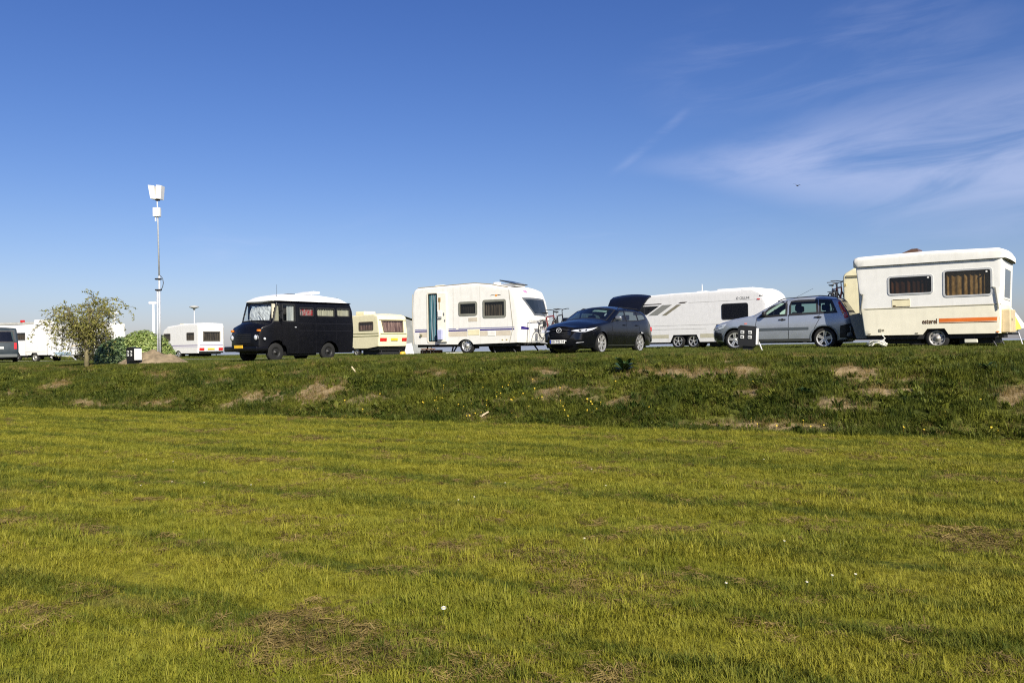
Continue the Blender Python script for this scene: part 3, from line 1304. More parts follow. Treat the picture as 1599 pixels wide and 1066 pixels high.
def sz_bank(x, y, t, s):
    k = 0.90 + 0.60 * nz(x, y, 0.8, 9) + 0.60 * nz(x, y, 2.4, 4)
    return max(0.3, k) * (1 - 0.50 * smooth(3.0, 6.5, s)) * (0.85 + 0.15 * smooth(0, 0.5, s))


scatter('bank_grass', 'rough green grass growing over the embankment', 'grass', bank_cl, -34, 14, -0.22, 7.5, 0.16, d_bank, sz_bank, 4)
scatter('bank_weeds', 'broad-leaved weeds among the grass of the embankment', 'weeds', weed_cl, -34, 14, -0.12, 6.0, 0.2,
        lambda x, y, t, s: 0 if not in_view(x, y) else 80 * max(0, nz(x, y, 0.9, 6) + 0.5 * nz(x, y, 2.7, 3) + 0.22 + (0.3 if s < 2.5 else 0)) * (1 - bareness(t, s)), lambda x, y, t, s: (0.9 + 0.5 * nz(x, y, 1.5)) * (1 - 0.45 * smooth(3, 6, s)), 5)
scatter('bank_dry_grass', 'dead straw-coloured grass on the embankment', 'grass', bdry_cl, -34, 14, 0.02, 6.5, 0.2,
        lambda x, y, t, s: 0 if not in_view(x, y) else 110 * max(0, nz(x, y, 1.1, 12) + 0.4 * nz(x, y, 3.1, 2) + 0.14 + 0.8 * bareness(t, s) + (0.4 if s < 0.35 else 0)), lambda x, y, t, s: 0.6 + 0.3 * nz(x, y, 1.5), 6)
scatter('terrace_grass', 'short grass on the terrace where the caravans stand', 'grass', terr_cl, -48, 16, 6.5, 17, 0.3,
        lambda x, y, t, s: 0 if not in_view(x, y, 2) else 150 * (0.9 + 0.4 * nz(x, y, 0.8)), lambda x, y, t, s: 0.95 + 0.35 * nz(x, y, 0.6), 7)
scatter('far_grass', 'short grass on the far part of the terrace behind the road', 'grass', terr_cl, -75, 12, 21.2, 44, 0.8,
        lambda x, y, t, s: 0 if not in_view(x, y, 2) else 36 * (0.9 + 0.5 * nz(x, y, 0.5)), lambda x, y, t, s: 1.5 + 0.5 * nz(x, y, 0.6), 8)


# ------------------------------------------------------------------ folding caravan with orange stripe (right)
def esterel():
    T = thing('folding_caravan', 'cream and white folding caravan with orange stripe and brown-curtained windows', 'caravan', (9.5, 22.6, 37, 1.385))
    W = 2.15
    m_body = mat('esterel_paint', (0.78, 0.77, 0.72), 0.42, var=0.05, dirt=0.12, low=(0.80, 0.755, 0.59), split=1.07)
    cur = cloth('woven_brown_curtain', (0.30, 0.21, 0.08), (0.52, 0.40, 0.19), (16, 16, 9))
    drk = cloth('dark_brown_curtain', (0.05, 0.022, 0.010), (0.12, 0.055, 0.022), (5, 5, 3))
    sh = Shell([(0.07, 0.35), (-0.02, 1.07), (-0.14, 2.24), (3.34, 2.24), (3.29, 1.07), (3.27, 0.35)], W,
               [(2.11, 0.35), (2.02, 0.50), (1.62, 0.50), (1.51, 0.35)], r=0.035)
    w1 = rect(0.70, 1.75, 1.43, 1.89, 0.07)
    w2 = rect(2.03, 3.09, 1.32, 1.97, 0.07)
    t0, t1 = sh.t_at(2.0), sh.t_at(1.24)
    we = [(t0, 0.45), (t1, 0.45), (t1, 1.72), (t0, 1.72)]
    sh.body('body', m_body, T, [w1, w2], [], [we])
    a = window(sh, T, w1, M_ALU, M_GLASSDARK, 0.045, curtain=drk)
    b = window(sh, T, w2, M_ALU, M_GLASSDARK, 0.045, curtain=cur)
    window(sh, T, we, mat('white_frame', (0.72, 0.72, 0.68), 0.4), glass('grey_acrylic', (0.4, 0.42, 0.44), 0.6, (0.20, 0.22, 0.24)), 0.05, side='strip')
    for fr, x, z in ((a, 1.66, 1.83), (b, 2.99, 1.90)):
        MB().lathe([(0.001, -0.02), (0.022, -0.02), (0.022, 0.02)], (x, -0.01, z), 'y', 10).build('latch', M_WHITE, fr)
    # roof lid
    rf = Shell([(-0.20, 2.215), (-0.205, 2.38), (-0.16, 2.455), (-0.05, 2.485), (1.6, 2.515), (3.25, 2.475), (3.36, 2.43), (3.405, 2.35), (3.41, 2.215)], W + 0.12, [], r=0.09, crown=0.03)
    roof = rf.body('roof', mat('roof_grp', (0.80, 0.785, 0.72), 0.45, var=0.05, dirt=0.14), T)
    roof.location = (0, -0.06, 0)
    MB().box(-0.18, 3.39, 0.0, W, 2.205, 2.222).build('roof_seal', mat('rubber_seal', (0.10, 0.095, 0.06), 0.8), T)
    MB().prism([(0.85, 2.52), (1.36, 2.53), (1.32, 2.65), (1.18, 2.65)], 0.55, 1.15).build('roof_vent', mat('brown_smoked_plastic', (0.10, 0.055, 0.035), 0.35), roof)
    # seam rail
    sh.patch('seam_rail', mat('seam_rubber', (0.42, 0.38, 0.26), 0.6), T, [(-0.015, 1.055), (3.285, 1.065), (3.287, 1.085), (-0.018, 1.075)], 0.012, 0.012)
    # service flap
    fl = sh.patch('service_flap', mat('flap_cream', (0.76, 0.69, 0.45), 0.45), T, rect(0.78, 1.22, 1.09, 1.295, 0.015), 0.010, 0.01)
    sh.patch('flap_slot', mat('slot_brown', (0.09, 0.06, 0.02), 0.6), fl, rect(0.80, 1.20, 1.275, 1.293, 0.004), 0.014, 0.004)
    sh.patch('flap_slot', MATS['slot_brown'], fl, rect(0.80, 1.22, 1.094, 1.106, 0.003), 0.014, 0.004)
    sh.patch('flap_latch', MATS['slot_brown'], fl, rect(0.80, 0.87, 1.115, 1.14, 0.01), 0.016, 0.008)
    # stripe and lettering
    sh.patch('stripe', mat('orange_stripe', (0.72, 0.17, 0.022), 0.45, var=0.15), T, [(1.895, 0.660), (3.262, 0.660), (3.264, 0.756), (1.895, 0.756)], 0.003)
    sh.patch('stripe', mat('brown_stripe', (0.12, 0.055, 0.018), 0.5), T, [(1.895, 0.628), (3.261, 0.628), (3.261, 0.648), (1.895, 0.648)], 0.003)
    text_mesh('lettering', 'esterel', 0.175, mat('brown_print', (0.10, 0.055, 0.02), 0.5), T, (1.50, -0.004, 0.632), sx=0.70, spacing=1.05, bold=0.004)
    # support struts
    for pts in ([(3.10, -0.015, 1.50), (3.17, -0.03, 1.49), (3.235, -0.03, 0.95)], [(-0.03, -0.015, 1.47), (0.05, -0.03, 1.47), (-0.02, -0.03, 0.93)]):
        MB().tube(pts, 0.016, 6).build('strut', mat('strut_grey', (0.28, 0.27, 0.22), 0.5, 0.4), T)
    # lower side fittings
    sh.patch('socket', mat('socket_grey', (0.25, 0.23, 0.16), 0.5), T, rect(0.43, 0.50, 0.445, 0.52, 0.01), 0.012, 0.01)
    sh.patch('socket', MATS['socket_grey'], T, rect(0.52, 0.57, 0.46, 0.51, 0.01), 0.010, 0.008)
    for x in (0.16, 1.33, 3.18):
        sh.patch('marker_lamp', M_AMBER if x > 3 else MATS['socket_grey'], T, rect(x, x + 0.07, 0.375, 0.405, 0.008), 0.012, 0.01)
    # chassis
    MB().box(0.1, 3.2, 0.12, W - 0.12, 0.24, 0.352).box(0.5, 1.4, 0.35, 1.7, 0.12, 0.24).box(2.3, 3.1, 0.35, 1.7, 0.10, 0.24).build('chassis', M_CHASSIS, T)
    MB().prism([(2.11, 0.352), (2.02, 0.50), (1.62, 0.50), (1.51, 0.352)], 0.32, 0.34).build('wheel_box', M_CHASSIS, T)
    wheel(T, 1.83, 0.07, 0.285, 0.17, 0.195, 'steel', M_RIMOLD, zc=0.25)
    wheel(T, 1.83, W - 0.07, 0.285, 0.17, 0.195, 'steel', M_RIMOLD, far=True, zc=0.25)
    for x in (0.35, 3.0):
        for y in (0.25, W - 0.25):
            MB().tube([(x, y, 0.30), (x + 0.15, y, 0.02)], 0.022, 6).box(x + 0.08, x + 0.24, y - 0.06, y + 0.06, 0.0, 0.03).build('corner_steady', M_DARKMETAL, T)
    MB().box(2.45, 2.75, 0.10, 0.22, 0.12, 0.22, 0.02).build('water_tank', mat('tank_white', (0.7, 0.68, 0.55), 0.5), T)
    # drawbar and grey gas locker at the towing end
    MB().tube([(0.1, 0.4, 0.30), (-1.0, W / 2, 0.34)], 0.035, 6).tube([(0.1, W - 0.4, 0.30), (-1.0, W / 2, 0.34)], 0.035, 6).tube([(-0.9, W / 2, 0.34), (-1.25, W / 2, 0.38)], 0.04, 8).build('drawbar', M_DARKMETAL, T)
    MB().prism([(0.05, 0.27), (-0.22, 0.27), (-0.40, 0.92), (-0.04, 1.00)], 0.30, W - 0.30).build('gas_locker', mat('grey_locker', (0.165, 0.175, 0.165), 0.6, var=0.2), T)
    # lower end box beside the rear window
    MB().box(3.27, 3.48, 0.14, 1.15, 0.36, 0.95, 0.03).build('end_locker', mat('tan_locker', (0.62, 0.50, 0.30), 0.5, var=0.15, dirt=0.3), T)
    MB().box(3.478, 3.49, 0.30, 0.36, 0.66, 0.72).build('locker_lock', M_BLACK, T)
    MB().box(3.40, 3.52, 0.14, 1.4, 0.31, 0.37, 0.02).build('bumper', M_DARKMETAL, T)
    return T


esterel()


# ------------------------------------------------------------------ white caravan with blue stripes and open door (middle)
def hobby():
    T = thing('touring_caravan', 'white touring caravan with blue stripes, open door and grey-framed windows, centre', 'caravan', (-3.9, 32.6, 31, 1.325))
    W = 2.3
    m_b = mat('hobby_paint', (0.77, 0.755, 0.70), 0.40, var=0.06, dirt=0.22)
    path = round_path([(0.05, 0.38), (0.0, 0.9, 0.3), (0.0, 1.7, 0.3), (0.06, 2.57, 0.32), (1.5, 2.60, 0.5), (2.9, 2.635, 0.8), (3.6, 2.56, 0.6), (4.40, 2.40, 0.3), (4.58, 2.33, 0.2), (4.74, 1.95, 0.4), (4.86, 1.35, 0.4), (4.88, 0.95, 0.3), (4.80, 0.40)])
    arch = [(2.51 + 0.39 * math.cos(a), 0.20 + 0.36 * math.sin(a)) for a in np.linspace(R(27), R(153), 12)]
    sh = Shell(path, W, arch, r=0.07, bulge=lambda x, z: 0.10 if x > 4.45 else 0.03)
    w1 = rect(2.26, 3.01, 1.475, 1.915, 0.05)
    w2 = rect(3.35, 4.27, 1.365, 1.945, 0.05)
    door = rect(0.78, 1.24, 0.48, 2.34, 0.06)
    ta, tb = sh.t_at(1.98), sh.t_at(1.42)
    wf = [(ta, 0.46), (tb, 1.00), (tb, 2.06), (ta, 2.0)]
    sh.body('body', m_b, T, [w1, w2, door], [], [wf])
    fm = mat('olive_grey_frame', (0.20, 0.20, 0.165), 0.5)
    drk = cloth('dark_blind', (0.015, 0.02, 0.03), (0.05, 0.055, 0.06), (2, 2, 5))  # blind cloth in dark blue-grey tones
    net = cloth('net_curtain', (0.05, 0.05, 0.05), (0.20, 0.20, 0.19), (11, 11, 1))
    window(sh, T, w1, fm, M_GLASSDARK, 0.085, curtain=drk)
    window(sh, T, w2, fm, M_GLASSDARK, 0.085, curtain=net)
    window(sh, T, wf, mat('dark_grey_frame', (0.10, 0.11, 0.12), 0.4), glass('smoked_front', (0.10, 0.13, 0.16), 0.7, (0.02, 0.028, 0.035)), 0.07, side='strip', curtain=drk)
    # door: frame, hanging strips, open leaf folded against the wall
    sh.patch('door_frame', mat('ivory_trim', (0.70, 0.66, 0.55), 0.5), T, grow(door, 0.05), 0.018, 0.03, [grow(door, -0.005)], step=0.3)
    cm = [cloth('teal_strip', (0.03, 0.10, 0.13), (0.07, 0.17, 0.20), (20, 20, 2)), cloth('grey_blue_strip', (0.10, 0.16, 0.20), (0.20, 0.26, 0.28), (20, 20, 2))]
    for k in range(6):
        x = 0.80 + k * 0.072
        v, f = [], []
        for j in range(13):
            z = 2.30 - j * 0.148
            sw = 0.012 * math.sin(j * 0.5 + k * 1.7)
            for i in range(5):
                v.append((x + 0.075 * i / 4 + sw, 0.05 + 0.028 * math.sin(i * 1.57 + k), z))
        for j in range(12):
            for i in range(4):
                a = j * 5 + i
                f.append((a, a + 1, a + 6, a + 5))
        mb = MB()
        mb.add(v, f)
        mb.build('curtain_strip', cm[k % 2], T, True)
    leaf = MB().box(1.262, 1.70, -0.075, -0.02, 0.46, 2.345, 0.018).build('door', mat('door_inner', (0.80, 0.765, 0.66), 0.45, var=0.05), T)
    lf = -0.0755
    MB().box(1.33, 1.44, lf - 0.012, lf + 0.004, 2.0, 2.16, 0.004).build('door_hook', mat('brass_brown', (0.30, 0.20, 0.08), 0.5), leaf)
    MB().box(1.36, 1.41, lf - 0.010, lf + 0.004, 1.70, 1.99, 0.004).build('blind_box', mat('tan_plastic', (0.50, 0.40, 0.26), 0.5), leaf)
    MB().box(1.31, 1.50, lf - 0.03, lf + 0.004, 1.42, 1.66, 0.02).build('shelf_box', M_WHITE, leaf)
    MB().box(1.32, 1.49, lf - 0.05, lf + 0.004, 1.35, 1.41, 0.02).build('pocket', mat('grey_pocket', (0.25, 0.26, 0.27), 0.6), leaf)
    MB().box(1.56, 1.61, lf - 0.03, lf + 0.004, 1.48, 1.58, 0.01).build('handle', mat('grey_plastic', (0.16, 0.17, 0.17), 0.5), leaf)
    MB().box(1.61, 1.65, lf - 0.02, lf + 0.004, 1.24, 1.32, 0.008).build('lock', MATS['grey_plastic'], leaf)
    MB().prism([(1.36, 0.93), (1.55, 0.93), (1.53, 0.56), (1.38, 0.56)], lf - 0.14, lf).build('waste_bin', mat('lilac_bin', (0.40, 0.42, 0.62), 0.5), leaf)
    # stripes
    blue, gb, beige = mat('navy_stripe', (0.025, 0.012, 0.17), 0.45), mat('grey_blue_stripe', (0.22, 0.22, 0.36), 0.5), mat('beige_band', (0.60, 0.53, 0.42), 0.5)
    for x0, x1 in ((0.03, 0.725), (1.735, 2.09), (2.20, 4.66)):
        sh.patch('stripe', gb, T, [(x0, 0.935), (x1, 0.935), (x1, 0.972), (x0, 0.972)], 0.003)
    for x0, x1 in ((0.03, 0.725), (1.735, 2.60), (3.16, 4.66)):
        sh.patch('stripe', blue, T, [(x0, 0.862), (x1, 0.862), (x1, 0.912), (x0, 0.912)], 0.003)
    for x0, x1 in ((0.35, 0.725), (1.735, 2.60), (3.16, 3.50), (3.87, 4.5)):
        sh.patch('band', beige, T, [(x0, 0.66), (x1, 0.66), (x1, 0.845), (x0, 0.845)], 0.003)
    te, tf = sh.t_at(0.985), sh.t_at(0.875)
    sh.patch('stripe', blue, T, [(te, 0.10), (te + 0.0, 0.16), ((te + tf) / 2, 0.62), (tf, 0.55), (tf, 0.10)], 0.004, side='strip')
    # flaps and vents
    for x0, x1, z0, z1, c in ((2.63, 3.14, 0.70, 0.90, 'flap_cream'), (3.52, 3.85, 0.66, 0.82, 'flap_white')):
        fl = sh.patch('service_flap', mat(c, (0.80, 0.78, 0.72), 0.4), T, rect(x0, x1, z0, z1, 0.02), 0.010, 0.01)
    for k in range(4):
        sh.patch('vent_slat', mat('vent_tan', (0.62, 0.55, 0.43), 0.5), T, rect(2.66, 3.06, 1.215 + k * 0.037, 1.243 + k * 0.037, 0.004), 0.010, 0.008)
    MB().tube([(0.45, -0.005, 0.74), (0.45, -0.06, 0.735)], 0.05, 10).build('filler_cap', mat('cap_olive', (0.20, 0.19, 0.12), 0.5), T)
    for x in (4.12, 4.3):
        sh.patch('marker_lamp', mat('lamp_tan', (0.45, 0.36, 0.15), 0.4), T, rect(x, x + 0.06, 0.49, 0.53, 0.01), 0.012, 0.01)
    # emblem above the window and on the nose
    em = [mat('emblem_brown', (0.14, 0.09, 0.05), 0.5), mat('emblem_orange', (0.70, 0.30, 0.05), 0.5)]
    sh.patch('emblem', em[0], T, [(3.62, 2.14), (3.84, 2.15), (3.84, 2.165), (3.70, 2.17)], 0.004)
    sh.patch('emblem', em[1], T, [(3.84, 2.11), (3.94, 2.11), (3.96, 2.17), (3.86, 2.18)], 0.005)
    sh.patch('emblem', em[0], T, [(3.96, 2.13), (4.12, 2.145), (4.04, 2.165), (3.96, 2.165)], 0.004)
    tg, th = sh.t_at(2.28), sh.t_at(2.20)
    sh.patch('emblem', mat('emblem_lilac', (0.45, 0.25, 0.40), 0.5), T, [(tg, 0.60), (tg, 0.86), (th, 0.90), (th, 0.66)], 0.004, side='strip')
    # seam between side and nose, roof gutter
    sh.patch('seam', mat('seam_grey', (0.40, 0.37, 0.30), 0.6), T, [(4.44, 2.33), (4.46, 2.33), (4.62, 0.95), (4.46, 0.42), (4.44, 0.42), (4.595, 0.95)], 0.008, 0.006)
    tt = [sh.t_at(1.5, x=q) for q in np.linspace(0.25, 4.35, 24)]
    MB().tube([sh.strip(t, 0.075, 0.012) for t in tt], 0.020, 6).build('gutter', mat('gutter_brown', (0.28, 0.24, 0.16), 0.6), T)
    for x in (1.98, 3.18):
        sh.patch('panel_seam', mat('pale_seam', (0.60, 0.57, 0.50), 0.6), T, [(x, 0.98), (x + 0.010, 0.98), (x + 0.010, 2.52), (x, 2.52)], 0.003)
    MB().tube([(0.06, -0.012, 0.40), (0.02, -0.012, 1.7), (0.06, -0.012, 2.35)], 0.014, 6).build('corner_rail', MATS['seam_grey'], T)
    # roof fittings
    for x, l in ((0.75, 0.40), (2.05, 0.32)):
        MB().box(x, x + l, 0.5, 1.0, 2.60, 2.70, 0.03).build('roof_vent', mat('vent_cream', (0.66, 0.62, 0.48), 0.5), T)
    MB().box(2.45, 2.85, 0.4, 0.9, 2.63, 2.68, 0.02).build('roof_vent', mat('vent_dark', (0.08, 0.075, 0.06), 0.4), T)
    MB().box(-0.36, 0.36, -0.45, 0.45, -0.02, 0.02, 0.006, Matrix.Rotation(R(14), 3, 'Y')).build('solar_panel', mat('solar_dark', (0.03, 0.035, 0.035), 0.25), T, loc=(4.0, 1.1, 2.66))
    MB().box(3.66, 4.3, 0.75, 1.45, 2.50, 2.61).build('panel_mount', M_WHITE, T)
    MB().tube([(3.2, 1.2, 2.62), (3.2, 1.2, 2.72)], 0.16, 14).build('roof_vent', M_WHITE, T)
    # chassis, wheels, steadies
    MB().box(0.15, 4.7, 0.15, W - 0.15, 0.27, 0.385).build('chassis', M_CHASSIS, T)
    MB().box(2.1, 2.92, 0.30, 0.32, 0.2, 0.6).build('wheel_box', M_CHASSIS, T)
    wheel(T, 2.51, 0.06, 0.315, 0.19, 0.215, 'steel', M_RIM, n=10)
    wheel(T, 2.51, W - 0.06, 0.315, 0.19, 0.215, 'steel', M_RIM, n=10, far=True)
    for x, dx in ((0.55, -0.1), (1.95, -0.22), (4.30, 0.25), (3.55, 0.1)):
        for y in (0.28,) if x in (1.95, 3.55) else (0.28, W - 0.28):
            MB().tube([(x, y, 0.34), (x + dx, y, 0.03)], 0.03, 6).box(x + dx - 0.08, x + dx + 0.08, y - 0.08, y + 0.08, 0.0, 0.035).build('corner_steady', M_DARKMETAL, T)
    MB().box(3.4, 4.0, 0.5, 1.6, 0.04, 0.28, 0.03).build('waste_tank', M_CHASSIS, T)
    MB().tube([(4.7, 0.5, 0.33), (5.9, W / 2, 0.36)], 0.035, 6).tube([(4.7, W - 0.5, 0.33), (5.9, W / 2, 0.36)], 0.035, 6).build('drawbar', M_DARKMETAL, T)
    MB().tube([(5.6, 1.0, 0.0), (5.6, 1.0, 0.45)], 0.03, 8).build('jockey_wheel_leg', M_STEEL, T)
    MB().box(5.05, 5.60, 0.35, W - 0.35, 0.40, 0.44).tube([(5.05, 0.4, 0.42), (5.05, 0.4, 1.2), (5.05, 1.9, 1.2), (5.05, 1.9, 0.42)], 0.02, 6).build('cycle_carrier', M_ALU, T)
    return T


hobby()


# ------------------------------------------------------------------ black van with white roof
def van():
    T = thing('camper_van', 'old black camper van with white roof and yellow number plate', 'van', (-9.35, 30.95, -53, 1.13))
    W = 2.0
    blk = mat('van_black_paint', (0.003, 0.003, 0.0045), 0.33, var=0.3, spec=0.30)
    path = round_path([(0.06, 0.42), (0.0, 0.62, 0.1), (0.03, 1.10, 0.2), (0.12, 1.32, 0.15), (0.50, 1.47, 0.1), (0.56, 1.52, 0.05), (0.76, 2.30), (4.46, 2.31), (4.58, 2.0, 0.4), (4.62, 1.2, 0.4), (4.56, 0.30)])
    bot = [(3.79, 0.30), (3.74, 0.50), (3.62, 0.68), (3.42, 0.78), (3.22, 0.78), (3.02, 0.68), (2.88, 0.50), (2.84, 0.30), (1.22, 0.30), (1.18, 0.52), (1.04, 0.74), (0.86, 0.82), (0.66, 0.82), (0.48, 0.74), (0.36, 0.56), (0.32, 0.42)]

    def base(x, z):
        return 0.05 * max(0, (z - 1.45)) + 0.16 * max(0, (0.55 - x) / 0.55) ** 1.5
    sh = Shell(path, W, bot, r=0.06, base=base, bulge=lambda x, z: 0.14 if z < 1.45 and x < 0.5 else (0.09 if x < 0.8 else 0.03))
    q = [(0.60, 1.54), (0.875, 1.54), (0.875, 2.18), (0.765, 2.18)]
    d = rect(1.03, 1.61, 1.55, 2.19, 0.05)
    w1 = rect(1.84, 2.52, 1.77, 2.08, 0.06)
    w2 = rect(2.70, 3.59, 1.77, 2.085, 0.06)
    w3 = rect(3.73, 4.40, 1.785, 2.10, 0.06)
    ta, tb = sh.t_at(1.56, right=False), sh.t_at(2.22, right=False)
    ws = [(ta, 0.14), (tb, 0.16), (tb, W - 0.16), (ta, W - 0.14)]
    sh.body('body', blk, T, [q, d, w1, w2, w3], [q, d], [ws])
    rub = mat('window_rubber', (0.012, 0.012, 0.012), 0.7)
    cream = cloth('cream_curtain', (0.45, 0.42, 0.33), (0.62, 0.58, 0.46), (12, 12, 1))
    grey = cloth('grey_white_curtain', (0.40, 0.42, 0.45), (0.66, 0.66, 0.66), (9, 9, 1))
    red = cloth('red_patterned_curtain', (0.45, 0.012, 0.02), (0.45, 0.40, 0.40), (11, 11, 8))
    gl = glass('van_glass', (0.75, 0.78, 0.76), 0.12)
    window(sh, T, q, rub, gl, 0.04, curtain=cream)
    dr = sh.patch('door', blk, T, grow(round_path([(0.98, 0.62, 0.1), (1.66, 0.62, 0.1), (1.67, 2.26, 0.08), (0.96, 2.26, 0.08)], True, 3), -0.01), 0.006, 0.0, [grow(d, 0.02)])
    wd = window(sh, T, d, rub, gl, 0.04)
    pleats('curtain', grey, wd, 1.28, 1.62, 1.52, 2.2, 0.10, n=4)
    MB().box(1.58, 1.66, -0.03, 0.01, 1.30, 1.34, 0.01).build('door_handle', M_STEEL, dr)
    window(sh, T, w1, rub, gl, 0.04, curtain=red)
    window(sh, T, w2, rub, gl, 0.04, curtain=cream)
    window(sh, T, w3, rub, gl, 0.04, curtain=cream)
    wsf = window(sh, T, ws, rub, glass('windscreen', (0.80, 0.84, 0.84), 0.06), 0.05, side='strip')
    # crumpled foil sun screen behind the windscreen
    v, f = [], []
    for j in range(9):
        t = ta + 0.03 + (tb - ta - 0.06) * j / 8
        for i in range(25):
            y = 0.30 + 1.30 * i / 24
            p = Vector(sh.strip(t, y, -0.10 + 0.03 * mnoise.noise(Vector((i * 0.7, j * 0.9, 2)))))
            v.append(p)
    keep = lambda i, j: mnoise.noise(Vector((i * 0.33 + 3, j * 0.5, 7))) > -0.62 + 0.6 * smooth(5, 8, j) * (1 if abs(i - 8) > 3 else 0.2)
    for j in range(8):
        for i in range(24):
            if keep(i, j):
                a = j * 25 + i
                f.append((a, a + 1, a + 26, a + 25))
    mb = MB()
    mb.add(v, f)
    mb.build('sun_screen', mat('silver_foil', (0.80, 0.80, 0.80), 0.5, 0.1, bump=0.4), wsf)
    for y0 in (0.45, 1.15):
        MB().tube([sh.strip(ta, y0, 0.03), sh.strip(ta + 0.32, y0 + 0.38, 0.025)], 0.010, 5).build('wiper', M_BLACK, T)
    # white roof
    rf = Shell(round_path([(0.70, 2.295), (0.60, 2.33, 0.04), (0.95, 2.50, 0.4), (1.6, 2.60, 0.8), (2.9, 2.62, 0.8), (4.0, 2.53, 0.6), (4.45, 2.36, 0.2), (4.50, 2.305)]), W - 0.02, [], r=0.26, crown=0.05)
    roof = rf.body('roof', mat('white_roof_paint', (0.80, 0.80, 0.78), 0.4, var=0.05, dirt=0.1), T)
    roof.location = (0, 0.01, 0)
    MB().tube([(0.64, 0.02, 2.305), (0.80, -0.0, 2.31), (4.44, 0.0, 2.315)], 0.018, 6).build('gutter', blk, T)
    MB().prism([(2.55, 2.66), (3.25, 2.70), (3.28, 2.78), (2.95, 2.80), (2.6, 2.72)], 0.5, 1.2).build('roof_hatch', mat('hatch_white', (0.72, 0.74, 0.74), 0.4), roof)
    MB().box(1.75, 2.1, 0.6, 1.0, 2.60, 2.66, 0.015).build('roof_vent', M_DARKMETAL, roof)
    MB().tube([(4.15, 0.5, 2.45), (4.15, 0.5, 2.56)], 0.05, 10).build('chimney', M_DARKMETAL, roof)
    MB().tube([(0.95, 0.25, 2.45), (0.94, 0.22, 2.95)], 0.006, 5).build('aerial', M_BLACK, roof)
    # front
    for y in (0.27, W - 0.27):
        p = sh.strip(sh.t_at(0.93, right=False), y, 0.0)
        MB().lathe([(0.11, 0.03), (0.105, -0.02), (0.07, -0.045), (0.001, -0.055)], p, 'x', 18).build('headlight', M_LENS, T, True)
        MB().lathe([(0.125, 0.0), (0.13, -0.015), (0.108, -0.03)], p, 'x', 18).build('headlight_ring', M_DARKMETAL, T, True)
    pz = sh.t_at(1.19, right=False)
    for y in (0.16, W - 0.22):
        p = sh.strip(pz, y, 0.01)
        MB().box(p[0] - 0.06, p[0] + 0.04, p[1] - 0.07, p[1] + 0.07, 1.15, 1.235, 0.02).build('indicator', M_AMBER, T)
    tg0, tg1 = sh.t_at(0.74, right=False), sh.t_at(1.08, right=False)
    for k in range(5):
        tk = tg0 + (tg1 - tg0) * (k + 0.2) / 5
        sh.patch('grille_slat', M_BLACK, T, [(tk, 0.5), (tk + 0.035, 0.5), (tk + 0.035, W - 0.5), (tk, W - 0.5)], 0.018, 0.012, side='strip', step=0.3)
    MB().box(-0.20, -0.08, -0.02, W + 0.02, 0.40, 0.60, 0.04).box(-0.12, 0.35, -0.01, 0.10, 0.42, 0.58, 0.03).box(-0.12, 0.35, W - 0.10, W + 0.01, 0.42, 0.58, 0.03).build('bumper', blk, T, 'auto')
    pl = MB().box(-0.225, -0.205, 0.80, 1.32, 0.53, 0.645, 0.004).build('number_plate', M_YPLATE, T)
    MB().lathe([(0.05, -0.01), (0.045, -0.03), (0.001, -0.035)], (0.18, -0.0, 0.88), 'y', 12).build('side_lamp', M_LENS, T)
    # mirror
    MB().tube([(0.92, 0.02, 2.14), (0.80, -0.20, 2.10), (0.80, -0.20, 1.62), (0.95, 0.0, 1.56)], 0.012, 6).box(0.77, 0.81, -0.31, -0.12, 1.92, 2.18, 0.015).box(0.77, 0.81, -0.29, -0.13, 1.62, 1.84, 0.015).build('mirror', M_BLACK, T)
    ridge = mat('van_ridge', (0.010, 0.010, 0.014), 0.3, spec=0.4)
    for z in (1.18, 1.46):
        sh.patch('swage_line', ridge, T, [(1.75, z), (4.50, z), (4.50, z + 0.022), (1.75, z + 0.022)], 0.008, 0.006)
    for x in (1.72, 2.61, 3.66):
        sh.patch('panel_seam', ridge, T, [(x, 0.80 if x > 3 else 0.34), (x + 0.014, 0.80 if x > 3 else 0.34), (x + 0.014, 2.24), (x, 2.24)], 0.004)
    # wheels
    for x in (0.76, 3.32):
        wheel(T, x, 0.08, 0.36, 0.20, 0.20, 'steel', mat('van_rim', (0.02, 0.02, 0.02), 0.5, 0.3), n=6)
        wheel(T, x, W - 0.08, 0.36, 0.20, 0.20, 'steel', MATS['van_rim'], n=6, far=True)
    MB().box(0.3, 4.5, 0.35, W - 0.35, 0.30, 0.55).box(1.3, 2.7, 0.1, 0.5, 0.22, 0.42).build('chassis', M_CHASSIS, T)
    MB().box(4.55, 4.68, 0.05, W - 0.05, 0.36, 0.50, 0.03).build('bumper', blk, T, 'auto')
    # interior
    for y in (0.35, 1.15):
        MB().box(1.25, 1.75, y, y + 0.55, 0.85, 1.35, 0.06).box(1.70, 1.85, y, y + 0.5, 1.2, 1.9, 0.06).build('seat', mat('seat_cloth', (0.03, 0.03, 0.035), 0.9), T)
    MB().box(1.95, 2.0, 0.08, W - 0.08, 0.6, 2.28).build('bulkhead', mat('bulkhead_grey', (0.10, 0.10, 0.11), 0.8), T)
    return T


van()


# ------------------------------------------------------------------ cars
def car_base(belt, tum, xf, lf, cf, xr, lr, cr_):
    def base(x, z):
        y = 0.02
        if z > belt:
            y += tum * (z - belt)
        y += cf * max(0, (xf + lf - x) / lf) ** 2.2 + cr_ * max(0, (x - (xr - lr)) / lr) ** 2.2
        if z < 0.42:
            y += 0.25 * (0.42 - z)
        y -= 0.025 * math.exp(-((z - 0.72) / 0.16) ** 2)
        return y
    return base


def arch_pts(cx, cz, r, z0, n=12):
    a0 = math.asin(min(0.99, max(-0.99, (z0 - cz) / r)))
    return [(cx + r * math.cos(a), cz + r * math.sin(a)) for a in np.linspace(a0, math.pi - a0, n)]


